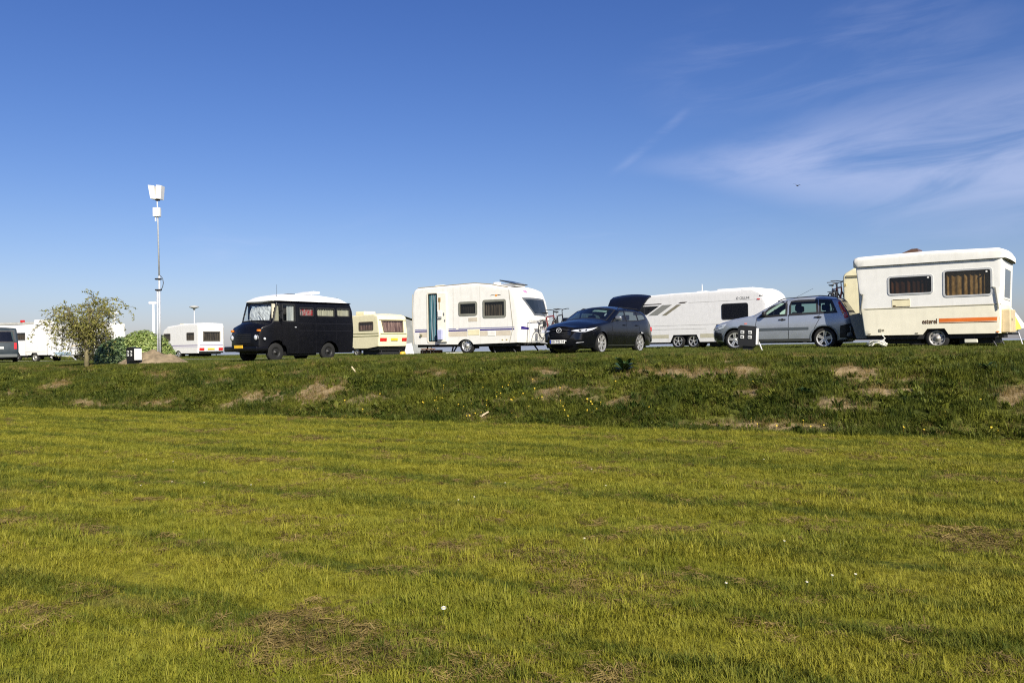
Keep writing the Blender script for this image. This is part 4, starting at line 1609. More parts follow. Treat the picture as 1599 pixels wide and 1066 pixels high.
def seats(T, xs, W, z0=0.45, h=0.75):
    m = mat('car_seat_cloth', (0.018, 0.018, 0.02), 0.9)
    for x in xs:
        for y in (0.25, W - 0.78):
            MB().box(x - 0.45, x + 0.1, y, y + 0.53, z0, z0 + 0.2, 0.05).box(x + 0.02, x + 0.16, y + 0.02, y + 0.51, z0 + 0.1, z0 + h - 0.12, 0.05).box(x + 0.10, x + 0.20, y + 0.13, y + 0.40, z0 + h - 0.10, z0 + h + 0.08, 0.04).build('seat', m, T)


def mazda():
    T = thing('estate_car', 'black estate car with its tailgate raised, facing left with a white number plate', 'car', (2.29, 25.085, -55.9, 1.31))
    W = 1.84
    pm = mat('black_blue_paint', (0.003, 0.0035, 0.006), 0.20, 0.0, 0.12, var=0.2, scale=3)
    path = round_path([(0.20, 0.20), (0.03, 0.28, 0.05), (0.0, 0.45, 0.15), (0.05, 0.66, 0.1), (0.14, 0.79, 0.1), (0.60, 0.93, 0.3), (1.42, 1.03, 0.1), (2.28, 1.425, 0.3), (2.9, 1.475, 0.8), (3.6, 1.455, 0.8), (4.18, 1.385)])
    rear = [(4.62, 0.95), (4.74, 0.74), (4.80, 0.62), (4.80, 0.36), (4.70, 0.24)]
    bot = rear + [(4.10, 0.22)] + arch_pts(3.70, 0.33, 0.375, 0.22) + [(3.2, 0.20), (1.5, 0.20)] + arch_pts(0.97, 0.33, 0.375, 0.20)
    sh = Shell(path, W, bot, r=0.09, base=car_base(1.0, 0.30, 0.0, 0.95, 0.30, 4.8, 0.8, 0.12), bulge=lambda x, z: (0.20 if z < 0.80 and x < 0.3 else 0.05 + 0.05 * smooth(0.2, 1.0, x)))
    w1 = [(1.74, 1.035), (2.62, 1.055), (2.62, 1.365), (2.38, 1.365), (2.05, 1.21)]
    w2 = [(2.70, 1.055), (3.52, 1.075), (3.48, 1.370), (2.70, 1.375)]
    w3 = [(3.60, 1.08), (4.22, 1.14), (3.98, 1.31), (3.58, 1.36)]
    tc, tr = sh.t_at(1.0, x=1.47), sh.t_at(1.0, x=2.24)
    ws = [(tc, 0.14), (tr, 0.22), (tr, W - 0.22), (tc, W - 0.14)]
    sh.body('body', pm, T, [w1, w2, w3], [w1, w2, w3], [ws])
    for k, w in enumerate((w1, w2, w3)):
        for sd_ in ('near', 'far'):
            fr = sh.patch('window', M_BLACK, T, grow(w, 0.018), 0.006, 0.0, [grow(w, -0.012)], side=sd_, step=0.4)
            sh.patch('pane', glass('tinted_car_glass', (0.30, 0.38, 0.38), 0.35), fr, grow(w, -0.006), 0.002, side=sd_, step=0.4)
    fr = sh.patch('windscreen', M_BLACK, T, grow(ws, 0.02), 0.006, 0.0, [grow(ws, -0.03)], side='strip', step=0.3)
    sh.patch('pane', glass('windscreen_tint', (0.55, 0.66, 0.64), 0.16), fr, grow(ws, -0.01), 0.003, side='strip', step=0.2)
    sh.patch('sun_strip', mat('pale_card', (0.55, 0.66, 0.58), 0.6), fr, [(tr - 0.26, 0.42), (tr - 0.12, 0.44), (tr - 0.12, 0.90), (tr - 0.26, 0.92)], -0.02, side='strip')
    MB().box(1.55, 1.95, 0.2, W - 0.2, 0.90, 1.0, 0.04).build('dashboard', mat('dash_grey', (0.05, 0.055, 0.06), 0.7), T)
    seats(T, (2.55, 3.45), W)
    # grille, lamps, bumper
    gr = sh.patch('grille', mat('grille_black', (0.003, 0.003, 0.004), 0.6, spec=0.08), T, [(sh.t_at(0.44, False), 0.62), (sh.t_at(0.70, False), 0.42), (sh.t_at(0.75, False), 0.52), (sh.t_at(0.75, False), W - 0.52), (sh.t_at(0.70, False), W - 0.42), (sh.t_at(0.44, False), W - 0.62)], 0.008, side='strip')
    for k in range(4):
        tk = sh.t_at(0.50 + k * 0.055, False)
        sh.patch('grille_bar', M_BLACK, gr, [(tk, 0.60), (tk + 0.014, 0.60), (tk + 0.014, W - 0.60), (tk, W - 0.60)], 0.014, 0.006, side='strip', step=0.3)
    c = sh.strip(sh.t_at(0.655, False), 0.92, 0.02)
    chrome = mat('chrome', (0.72, 0.72, 0.73), 0.2, 0.35)
    el = [(c[0] - 0.012, c[1] + 0.085 * math.cos(a), c[2] + 0.066 * math.sin(a)) for a in np.linspace(0, 2 * math.pi, 25)]
    MB().tube(el, 0.009, 6).tube([(c[0] - 0.012, c[1] - 0.075, c[2] + 0.035), (c[0] - 0.016, c[1] - 0.03, c[2] + 0.022), (c[0] - 0.018, c[1], c[2] - 0.018), (c[0] - 0.016, c[1] + 0.03, c[2] + 0.022), (c[0] - 0.012, c[1] + 0.075, c[2] + 0.035)], 0.009, 6).build('emblem', chrome, gr)
    ta, tb = sh.t_at(0.50, False), sh.t_at(0.435, False)
    sh.patch('grille_trim', chrome, gr, [(sh.t_at(0.425, False), 0.66), (sh.t_at(0.44, False), 0.66), (sh.t_at(0.44, False), W - 0.66), (sh.t_at(0.425, False), W - 0.66)], 0.016, side='strip')
    for yy in ((0.14, 0.55), (W - 0.55, W - 0.14)):
        near = yy[0] < 0.5
        e0, e1 = (yy[1], yy[0]) if near else yy
        hl = sh.patch('headlight', M_LENS, T, [(sh.t_at(0.665, False), e0), (sh.t_at(0.745, False), (e0 + e1) / 2), (sh.t_at(0.775, False), e1), (sh.t_at(0.68, False), e1)], 0.012, 0.01, side='strip')
        sh.patch('headlight_wing', M_LENS, hl, [(0.15, 0.68), (0.42, 0.745), (0.66, 0.83), (0.44, 0.80), (0.17, 0.77)], 0.008, side='near' if near else 'far')
        sh.patch('lamp_core', M_BLACK, hl, [(sh.t_at(0.69, False), e0 * 0.55 + e1 * 0.45), (sh.t_at(0.735, False), (e0 + e1) / 2), (sh.t_at(0.735, False), e0 * 0.3 + e1 * 0.7), (sh.t_at(0.69, False), e0 * 0.3 + e1 * 0.7)], 0.018, side='strip')
        sh.patch('fog_lamp_trim', chrome, T, [(sh.t_at(0.345, False), e0 * 0.7 + e1 * 0.3), (sh.t_at(0.375, False), e0 * 0.6 + e1 * 0.4), (sh.t_at(0.385, False), e1), (sh.t_at(0.37, False), e1)], 0.010, side='strip')
    sh.patch('lower_intake', MATS['grille_black'], T, [(sh.t_at(0.23, False), 0.55), (sh.t_at(0.31, False), 0.50), (sh.t_at(0.31, False), W - 0.50), (sh.t_at(0.23, False), W - 0.55)], 0.008, side='strip')
    p = sh.strip(sh.t_at(0.395, False), 0.95, 0.03)
    pl = MB().box(p[0] - 0.012, p[0] + 0.012, 0.69, 1.21, 0.34, 0.45, 0.004).build('number_plate', M_WPLATE, T)
    text_mesh('plate_text', 'HH MS 14', 0.115, M_INK, pl, (p[0] - 0.0145, 0.935, 0.36), rot=(R(90), 0, R(-90)), align='CENTER', depth=0.001, sx=0.95)
    MB().box(p[0] - 0.0145, p[0] - 0.011, 1.165, 1.208, 0.342, 0.448).build('plate_band', mat('plate_blue', (0.02, 0.05, 0.35), 0.4), pl)
    # mirrors, rails, handles
    for sg, y in ((-1, 0.06), (1, W - 0.06)):
        MB().box(1.86, 2.00, y - 0.02 + sg * 0.12 - 0.09, y + 0.02 + sg * 0.12 + 0.09, 1.06, 1.20, 0.05, seg=3).build('mirror', pm if sg > 0 else mat('mirror_shell', (0.20, 0.21, 0.23), 0.2, 0.4, 0.5), T, True)
        yr = sh.y(3.0, 1.44)
        MB().tube([(2.45, yr + 0.06 if sg < 0 else W - yr - 0.06, 1.45), (2.6, yr + 0.06 if sg < 0 else W - yr - 0.06, 1.505), (3.9, yr + 0.06 if sg < 0 else W - yr - 0.06, 1.475), (4.05, yr + 0.06 if sg < 0 else W - yr - 0.06, 1.42)], 0.014, 6).build('roof_rail', M_BLACK, T)
    for x in (2.52, 3.42):
        MB().box(x - 0.10, x + 0.09, -0.03, 0.01, 0.90, 0.93, 0.01).build('door_handle', pm, T)
    for x0, x1 in ((1.62, 1.632), (2.655, 2.667), (3.60, 3.612)):
        sh.patch('door_gap', M_BLACK, T, [(x0, 0.30), (x1, 0.30), (x1, 1.02), (x0, 1.02)], 0.003)
    sh.patch('sill_strip', mat('sill_grey', (0.05, 0.055, 0.05), 0.4), T, [(1.40, 0.255), (3.28, 0.255), (3.28, 0.275), (1.40, 0.275)], 0.006)
    # raised tailgate
    hm = mat('tailgate_black', (0.003, 0.0035, 0.006), 0.35, 0.0, 0.1)
    v, f = [], []
    prof = [(4.20, 1.40), (4.42, 1.68), (4.66, 1.88), (4.92, 1.99), (5.03, 1.97)]
    n = 8
    for lay in (0, 1):
        for (x, z), wd in zip(prof, (0.62, 0.68, 0.72, 0.73, 0.70)):
            for i in range(n + 1):
                u = -1 + 2 * i / n
                v.append((x + (0.035 if lay else 0), W / 2 + u * wd, z + 0.07 * (1 - u * u) - (0.05 if lay else 0)))
    m_ = (n + 1)
    for lay in (0, 1):
        for j in range(4):
            for i in range(n):
                a = lay * 5 * m_ + j * m_ + i
                f.append((a, a + 1, a + m_ + 1, a + m_))
    for j in range(4):
        for i in (0, n):
            a = j * m_ + i
            f.append((a, a + m_, a + m_ + 5 * m_, a + 5 * m_))
    for i in range(n):
        for j in (0, 4):
            a = j * m_ + i
            f.append((a, a + 1, a + 1 + 5 * m_, a + 5 * m_))
    tg = MB().add(v, f).build('tailgate', hm, T, 'auto')
    for y in (0.30, W - 0.30):
        MB().tube([(4.55, y - 0.05 if y < 1 else y + 0.05, 1.02), (4.60, y, 1.78)], 0.012, 6).build('gas_strut', M_DARKMETAL, tg)
    # rear end
    MB().box(4.55, 4.84, 0.10, W - 0.10, 0.34, 0.64, 0.06).build('rear_bumper', pm, T, 'auto')
    for y0, y1 in ((0.07, 0.40), (W - 0.40, W - 0.07)):
        MB().box(4.55, 4.76, y0, y1, 0.72, 0.88, 0.03).build('tail_light', M_RED, T)
    MB().box(3.9, 4.7, 0.15, W - 0.15, 0.55, 0.65).box(0.4, 4.6, 0.25, W - 0.25, 0.17, 0.30).build('floor_pan', M_CHASSIS, T)
    # wheels
    for x, sd_ in ((0.97, 0.0), (3.70, 0.4)):
        wheel(T, x, 0.03, 0.335, 0.21, 0.265, 'twin', M_RIM, n=7, seed=sd_)
        wheel(T, x, W - 0.03, 0.335, 0.21, 0.265, 'twin', M_RIM, n=7, far=True, seed=sd_)
        MB().box(x - 0.6, x + 0.6, 0.27, 0.29, 0.2, 0.72).box(x - 0.6, x + 0.6, W - 0.29, W - 0.27, 0.2, 0.72).box(x - 0.4, x + 0.4, 0.08, W - 0.08, 0.705, 0.72).build('wheel_liner', M_CHASSIS, T)
    return T


mazda()


def ford():
    T = thing('small_car', 'silver-blue small car seen side-on, parked in front of the folding caravan', 'car', (6.06, 25.5, 29.9, 1.375))
    W = 1.72
    pm = mat('silver_blue_paint', (0.36, 0.395, 0.45), 0.30, 0.45, 0.5, var=0.06, scale=3)
    path = round_path([(0.30, 0.24), (0.08, 0.28, 0.08), (0.03, 0.48, 0.15), (0.08, 0.68, 0.12), (0.30, 0.82, 0.2), (0.70, 0.92, 0.3), (1.30, 1.01, 0.1), (2.02, 1.42, 0.35), (2.6, 1.51, 0.7), (3.2, 1.505, 0.7), (3.72, 1.43, 0.15), (3.98, 1.02, 0.1), (4.05, 0.80, 0.1), (4.10, 0.62, 0.1), (4.08, 0.36, 0.08), (3.95, 0.26)])
    bot = [(3.72, 0.26)] + arch_pts(3.32, 0.31, 0.36, 0.24) + [(2.9, 0.23), (1.2, 0.23)] + arch_pts(0.76, 0.31, 0.36, 0.24)
    sh = Shell(path, W, bot, r=0.08, base=car_base(1.02, 0.26, 0.0, 0.8, 0.26, 4.1, 0.55, 0.12), bulge=lambda x, z: 0.14 if z < 0.72 and x < 0.3 else 0.05)
    w1 = [(1.56, 0.985), (2.26, 1.030), (2.26, 1.375), (2.10, 1.375), (1.80, 1.19)]
    w2 = [(2.40, 1.035), (3.13, 1.062), (3.10, 1.395), (2.40, 1.395)]
    w3 = [(3.24, 1.068), (3.62, 1.080), (3.50, 1.365), (3.22, 1.390)]
    tc, tr = sh.t_at(0.95, x=1.34), sh.t_at(1.0, x=1.98)
    ws = [(tc, 0.14), (tr, 0.22), (tr, W - 0.22), (tc, W - 0.14)]
    t0, t1 = sh.t_at(1.36), sh.t_at(1.06)
    wr = [(t0, 0.22), (t1, 0.14), (t1, W - 0.14), (t0, W - 0.22)]
    sh.body('body', pm, T, [w1, w2, w3], [w1, w2, w3], [ws, wr])
    for w in (w1, w2, w3):
        for sd_ in ('near', 'far'):
            fr = sh.patch('window', M_BLACK, T, grow(w, 0.05), 0.006, 0.0, [grow(w, -0.012)], side=sd_, step=0.4)
            sh.patch('pane', M_GLASSCLR, fr, grow(w, -0.006), 0.002, side=sd_, step=0.4)
    for h, nm in ((ws, 'windscreen'), (wr, 'rear_window')):
        fr = sh.patch(nm, M_BLACK, T, grow(h, 0.03), 0.006, 0.0, [grow(h, -0.03)], side='strip', step=0.3)
        sh.patch('pane', M_GLASSCLR if h is ws else glass('rear_glass', (0.2, 0.25, 0.27), 0.5), fr, grow(h, -0.01), 0.003, side='strip', step=0.2)
    MB().box(1.42, 1.75, 0.2, W - 0.2, 0.84, 0.96, 0.04).build('dashboard', mat('dash_grey', (0.05, 0.055, 0.06), 0.7), T)
    MB().lathe([(0.19, 0), (0.175, 0.012), (0.19, 0.024), (0.205, 0.012)], (1.85, 0.45, 1.0), 'x', 24, True).build('steering_wheel', M_BLACK, T)
    seats(T, (2.35, 3.10), W, 0.42, 0.80)
    # trim
    sh.patch('side_moulding', mat('moulding_grey', (0.07, 0.085, 0.10), 0.5), T, [(1.18, 0.565), (2.90, 0.575), (2.90, 0.645), (1.18, 0.635)], 0.012, 0.012)
    sh.patch('sill_cladding', mat('cladding_grey', (0.045, 0.048, 0.045), 0.6), T, [(1.16, 0.24), (2.92, 0.24), (2.94, 0.315), (1.14, 0.315)], 0.010, 0.01)
    for cx in (0.76, 3.32):
        ring = arch_pts(cx, 0.31, 0.395, 0.26, 16)
        inn = arch_pts(cx, 0.31, 0.362, 0.26, 16)
        sh.patch('arch_trim', mat('arch_grey', (0.16, 0.19, 0.23), 0.4, 0.3), T, ring + inn[::-1], 0.012, 0.01)
    sh.patch('rear_bumper', mat('bumper_black', (0.015, 0.016, 0.018), 0.5), T, [(3.76, 0.66), (4.02, 0.72), (4.07, 0.60), (4.05, 0.34), (3.74, 0.32)], 0.014, 0.012)
    ta, tb = sh.t_at(0.70), sh.t_at(0.32)
    sh.patch('rear_bumper', MATS['bumper_black'], T, [(ta, 0.12), (tb, 0.12), (tb, W - 0.12), (ta, W - 0.12)], 0.016, side='strip')
    sh.patch('front_bumper', MATS['bumper_black'], T, [(0.10, 0.30), (0.36, 0.30), (0.34, 0.52), (0.08, 0.55)], 0.012, 0.01)
    tl = sh.patch('tail_light', M_RED, T, [(3.66, 1.425), (3.72, 1.40), (3.92, 1.06), (3.97, 0.90), (3.88, 0.86), (3.80, 1.06)], 0.012, 0.01)
    sh.patch('lamp_band', M_AMBER, tl, [(3.72, 1.24), (3.755, 1.26), (3.86, 1.04), (3.82, 1.00)], 0.016)
    sh.patch('lamp_band', mat('white_lens', (0.8, 0.75, 0.6), 0.2), tl, [(3.795, 1.08), (3.82, 1.09), (3.87, 0.96), (3.85, 0.93)], 0.017)
    tla, tlb = sh.t_at(1.38), sh.t_at(0.92)
    sh.patch('tail_light', M_RED, T, [(tla, W - 0.30), (tlb, W - 0.16), (tlb, W - 0.08), (tla, W - 0.22)], 0.008, side='strip')
    sh.patch('tail_light', M_RED, T, [(tla, 0.22), (tlb, 0.08), (tlb, 0.14), (tla, 0.29)], 0.008, side='strip')
    sh.patch('side_indicator', mat('pink_lens', (0.70, 0.20, 0.14), 0.3), T, rect(1.06, 1.14, 0.775, 0.805, 0.01), 0.008, 0.006)
    hl = sh.patch('headlight', M_LENS, T, [(0.12, 0.60), (0.40, 0.66), (0.52, 0.80), (0.30, 0.77), (0.14, 0.68)], 0.008, 0.006)
    th0, th1 = sh.t_at(0.60, False), sh.t_at(0.70, False)
    sh.patch('headlight', M_LENS, T, [(th0, 0.20), (th1, 0.20), (th1, 0.50), (th0, 0.46)], 0.01, side='strip')
    sh.patch('grille', MATS['bumper_black'], T, [(th0, 0.55), (th1, 0.55), (th1, W - 0.55), (th0, W - 0.55)], 0.01, side='strip')
    for x, z in ((2.16, 0.875), (3.16, 0.92)):
        hd = sh.patch('door_handle', M_BLACK, T, rect(x - 0.10, x + 0.10, z - 0.015, z + 0.02, 0.012), 0.022, 0.02)
        sh.patch('handle_cup', M_DARKMETAL, hd, round_path([(x - 0.07, z, 0.03), (x, z - 0.045, 0.04), (x + 0.07, z, 0.03), (x, z + 0.045, 0.04)], True, 3), 0.006)
    for pts in ([(1.30, 0.28), (1.312, 0.28), (1.44, 0.97), (1.425, 0.97)], [(2.325, 0.28), (2.337, 0.28), (2.345, 1.02), (2.333, 1.02)], [(2.95, 0.42), (2.962, 0.42), (3.20, 0.86), (3.20, 1.06), (3.188, 1.06), (3.188, 0.865)]):
        sh.patch('door_gap', M_BLACK, T, pts, 0.003)
    for sg, y in ((-1, 0.05), (1, W - 0.05)):
        MB().box(1.60, 1.72, y + sg * 0.11 - 0.09, y + sg * 0.11 + 0.09, 0.99, 1.13, 0.045, seg=3).build('mirror', M_BLACK, T, True)
        yr = sh.y(2.7, 1.48) + 0.05
        yy = yr if sg < 0 else W - yr
        MB().tube([(2.0, yy, 1.425), (2.2, yy, 1.50), (3.2, yy, 1.545), (3.6, yy, 1.50), (3.7, yy, 1.45)], 0.016, 6).build('roof_rail', mat('rail_grey', (0.13, 0.15, 0.18), 0.4, 0.5), T)
    MB().tube([(2.35, W / 2, 1.53), (2.9, W / 2 - 0.02, 1.80)], 0.004, 5).build('aerial', M_BLACK, T)
    for x, sd_ in ((0.76, 0.2), (3.32, 0.0)):
        wheel(T, x, 0.03, 0.305, 0.19, 0.222, 'twin', M_RIM, n=5, seed=sd_)
        wheel(T, x, W - 0.03, 0.305, 0.19, 0.222, 'twin', M_RIM, n=5, far=True, seed=sd_)
        MB().box(x - 0.36, x + 0.36, 0.25, 0.27, 0.2, 0.68).box(x - 0.36, x + 0.36, W - 0.27, W - 0.25, 0.2, 0.68).build('wheel_liner', M_CHASSIS, T)
    MB().box(0.4, 3.9, 0.25, W - 0.25, 0.19, 0.30).build('floor_pan', M_CHASSIS, T)
    MB().tube([(3.7, 0.35, 0.24), (4.02, 0.35, 0.25)], 0.06, 10).build('silencer', mat('exhaust_grey', (0.40, 0.38, 0.30), 0.5, 0.5), T)
    MB().tube([(3.9, W / 2, 0.34), (4.25, W / 2, 0.36), (4.27, W / 2, 0.44)], 0.025, 8).build('tow_bar', M_DARKMETAL, T)
    return T


ford()


# ------------------------------------------------------------------ long white twin-axle caravan
def tabbert():
    T = thing('long_caravan', 'long white twin-axle caravan with slanted grey windows behind the two cars', 'caravan', (5.40, 41.2, 42, 1.40))
    W = 2.4
    z_ = 0.06
    path = round_path([(0.35, 0.26), (0.02, 0.9, 0.3), (0.05, 1.5, 0.3), (0.45, 2.25, 0.3), (1.0, 2.50, 0.4), (3.0, 2.56, 0.5), (6.95, 2.565, 0.2), (7.35, 2.40, 0.3), (7.62, 1.9, 0.4), (7.68, 1.2, 0.4), (7.58, 0.26)])
    bot = [(4.36, 0.26), (4.20, 0.60), (2.97, 0.60), (2.80, 0.26)]
    sh = Shell(path, W, bot, r=0.08, bulge=lambda x, z: 0.16 if x > 7.2 or x < 0.3 else 0.03)
    wp = mat('tabbert_paint', (0.77, 0.76, 0.73), 0.36, var=0.05, dirt=0.14)
    big = rect(5.50, 6.74, 1.26, 1.93, 0.09)
    sh.body('body', wp, T, [big])
    window(sh, T, big, M_BLACK, M_GLASSBLK, 0.04)
    gw = glass('grey_side_glass', (0.3, 0.3, 0.3), 0.75, (0.30, 0.30, 0.27))
    for poly, m, nm in (([(1.60, 1.56), (2.12, 1.56), (2.92, 2.03), (2.40, 2.03)], gw, 'window'), ([(2.36, 1.54), (2.60, 1.54), (3.42, 2.02), (3.18, 2.02)], mat('olive_panel', (0.22, 0.20, 0.14), 0.5), 'window'),
                        ([(0.75, 1.62), (1.52, 1.60), (2.22, 2.00), (0.75, 2.00)], M_GLASSBLK, 'window'), ([(3.24, 2.07), (3.36, 2.13), (3.74, 2.13), (3.60, 2.07)], mat('dark_panel', (0.06, 0.05, 0.04), 0.5), 'window_trim'), ([(1.0, 2.07), (2.3, 2.07), (2.38, 2.11), (1.0, 2.11)], MATS['dark_panel'], 'window_trim')):
        sh.patch(nm, m, T, poly, 0.008, 0.006)
    line = mat('panel_groove', (0.42, 0.41, 0.38), 0.6)
    for z, x0, x1 in ((2.075, 3.8, 7.2), (1.04, 0.4, 7.4), (0.86, 0.4, 4.7)):
        sh.patch('groove', line, T, [(x0, z), (x1, z), (x1, z + 0.014), (x0, z + 0.014)], 0.003)
    for x0, x1, z0, z1 in ((0.5, 2.72, 0.45, 0.62), (4.38, 7.2, 0.44, 0.63)):
        sh.patch('band', mat('sand_band', (0.52, 0.49, 0.36), 0.5), T, [(x0, z0), (x1, z0), (x1, z1), (x0, z1)], 0.003)
    tt = [sh.t_at(1.5, x=q) for q in np.linspace(0.9, 6.95, 20)]
    MB().tube([sh.strip(t, 0.07, -0.075) for t in tt], 0.04, 6).build('awning_rail', mat('rail_tan', (0.42, 0.36, 0.28), 0.6), T)
    MB().box(5.0, 6.75, 0.5, 1.9, 2.57, 2.66, 0.03).build('air_conditioner', M_WHITE, T)
    MB().box(3.9, 4.35, 0.6, 1.1, 2.57, 2.63, 0.02).build('roof_vent', M_WHITE, T)
    MB().tube([(3.85, 1.2, 2.55), (3.85, 1.2, 3.0)], [0.035, 0.012], 8).build('aerial', M_WHITE, T)
    text_mesh('lettering', 'CELLINI', 0.145, mat('silver_print', (0.22, 0.21, 0.18), 0.4, 0.3), T, (6.36, -0.004, 2.125), sx=0.95)
    MB().lathe([(0.055, 0), (0.055, -0.006), (0.038, -0.006), (0.038, 0)], (6.26, -0.003, 2.175), 'y', 16).build('emblem', MATS['silver_print'], T)
    for x, z, m in ((7.30, 2.21, M_DARKMETAL), (7.18, 2.06, M_RED)):
        sh.patch('marker_lamp', m, T, rect(x, x + 0.14, z, z + 0.05, 0.01), 0.014, 0.012)
    sh.patch('service_lock', M_DARKMETAL, T, rect(5.10, 5.22, 0.70, 0.77, 0.02), 0.012, 0.01)
    MB().tube([(5.16, -0.01, 0.70), (5.17, -0.02, 0.30)], 0.012, 5).build('cable', M_DARKMETAL, T)
    for x in (3.17, 3.98):
        wheel(T, x, 0.05, 0.34, 0.2, 0.235, 'alloy', M_RIM, n=5, zc=0.30)
        wheel(T, x, W - 0.05, 0.34, 0.2, 0.235, 'alloy', M_RIM, n=5, far=True, zc=0.30)
    MB().box(0.4, 7.4, 0.2, W - 0.2, 0.18, 0.265).box(2.78, 4.38, 0.30, 0.32, 0.1, 0.62).box(4.7, 5.4, 0.3, 1.6, 0.05, 0.2).build('chassis', M_CHASSIS, T)
    for x in (0.9, 6.9):
        MB().tube([(x, 0.3, 0.25), (x + 0.15, 0.3, 0.0)], 0.03, 6).build('corner_steady', M_DARKMETAL, T)
    return T


tabbert()


# ------------------------------------------------------------------ small far caravan with purple stripe
def far_caravan():
    T = thing('touring_caravan', 'white caravan with lilac stripe and red tail lights, far left beside the mast', 'caravan', (-28.3, 67.0, 35.3, gz(-26, 65.5)))
    W = 2.3
    path = round_path([(0.55, 0.36), (0.16, 0.9, 0.3), (0.14, 1.5, 0.3), (0.45, 2.2, 0.4), (1.0, 2.50, 0.5), (2.4, 2.60, 0.6), (5.0, 2.68, 0.18), (5.12, 2.40, 0.2), (5.10, 1.0, 0.3), (5.05, 0.36)])
    arch = [(2.45 + 0.40 * math.cos(a), 0.22 + 0.36 * math.sin(a)) for a in np.linspace(R(23), R(157), 10)]
    sh = Shell(path, W, arch, r=0.07, crown=0.03)
    w1, w2 = rect(0.52, 1.38, 1.39, 1.90, 0.05), rect(3.62, 4.55, 1.39, 1.93, 0.05)
    t0, t1 = sh.t_at(2.0), sh.t_at(1.30)
    wr = [(t0, 0.45), (t1, 0.45), (t1, 1.90), (t0, 1.90)]
    sh.body('body', M_WHITE, T, [w1, w2], [], [wr])
    fm = mat('brown_grey_frame', (0.12, 0.105, 0.085), 0.5)
    net = cloth('net_curtain', (0.05, 0.05, 0.05), (0.20, 0.20, 0.19), (11, 11, 1))
    window(sh, T, w1, fm, M_GLASSDARK, 0.07, curtain=net)
    window(sh, T, w2, fm, M_GLASSDARK, 0.07, curtain=net)
    window(sh, T, wr, fm, M_GLASSDARK, 0.08, side='strip', curtain=net)
    lil = mat('lilac_stripe', (0.26, 0.22, 0.36), 0.5)
    sh.patch('stripe', lil, T, [(0.85, 0.93), (5.0, 0.93), (5.0, 1.0), (0.85, 1.0)], 0.004)
    sh.patch('stripe', mat('pale_lilac', (0.55, 0.52, 0.60), 0.5), T, [(0.95, 0.80), (5.0, 0.80), (5.0, 0.86), (0.95, 0.86)], 0.004)
    a, b = sh.t_at(1.0), sh.t_at(0.94)
    sh.patch('stripe', lil, T, [(a, 0.1), (b, 0.1), (b, 2.2), (a, 2.2)], 0.004, side='strip')
    a, b = sh.t_at(0.76), sh.t_at(0.56)
    for y0, y1 in ((0.10, 0.52), (1.80, 2.2)):
        sh.patch('tail_light', M_RED, T, [(a, y0), (b, y0), (b, y1), (a, y1)], 0.03, 0.03, side='strip')
    p = sh.strip(sh.t_at(0.65), 1.15, 0.02)
    pl = MB().box(p[0] - 0.005, p[0] + 0.015, 0.80, 1.42, 0.60, 0.74, 0.005).build('number_plate', M_YPLATE, T)
    a, b = sh.t_at(0.50), sh.t_at(0.38)
    sh.patch('bumper', M_BLACK, T, [(a, 0.08), (b, 0.08), (b, 2.22), (a, 2.22)], 0.05, 0.05, side='strip')
    for x in (5.02,):
        MB().tube([(x + 0.1, 2.25, 0.7), (x + 0.1, 2.25, 2.4)], 0.03, 6).build('corner_trim', mat('trim_grey', (0.3, 0.3, 0.3), 0.5), T)
    MB().tube([(4.9, 0.3, 2.30), (5.1, 0.3, 2.36)], 0.05, 6).build('corner_lamp', M_RED, T)
    MB().box(1.9, 2.5, 0.5, 1.1, 2.60, 2.72, 0.04).box(3.3, 4.2, 0.7, 1.3, 2.63, 2.70, 0.03).build('roof_vent', mat('vent_cream', (0.66, 0.62, 0.48), 0.5), T)
    MB().box(0.6, 4.95, 0.2, W - 0.2, 0.26, 0.37).box(3.2, 4.3, 0.4, 1.7, 0.08, 0.26).box(2.0, 2.9, 0.3, 0.32, 0.1, 0.6).build('chassis', M_CHASSIS, T)
    wheel(T, 2.45, 0.05, 0.32, 0.19, 0.22, 'steel', M_RIM)
    wheel(T, 2.45, W - 0.05, 0.32, 0.19, 0.22, 'steel', M_RIM, far=True)
    for y in (0.4, 1.9):
        MB().tube([(4.6, y, 0.3), (4.75, y, 0.0)], 0.03, 6).build('corner_steady', M_DARKMETAL, T)


far_caravan()


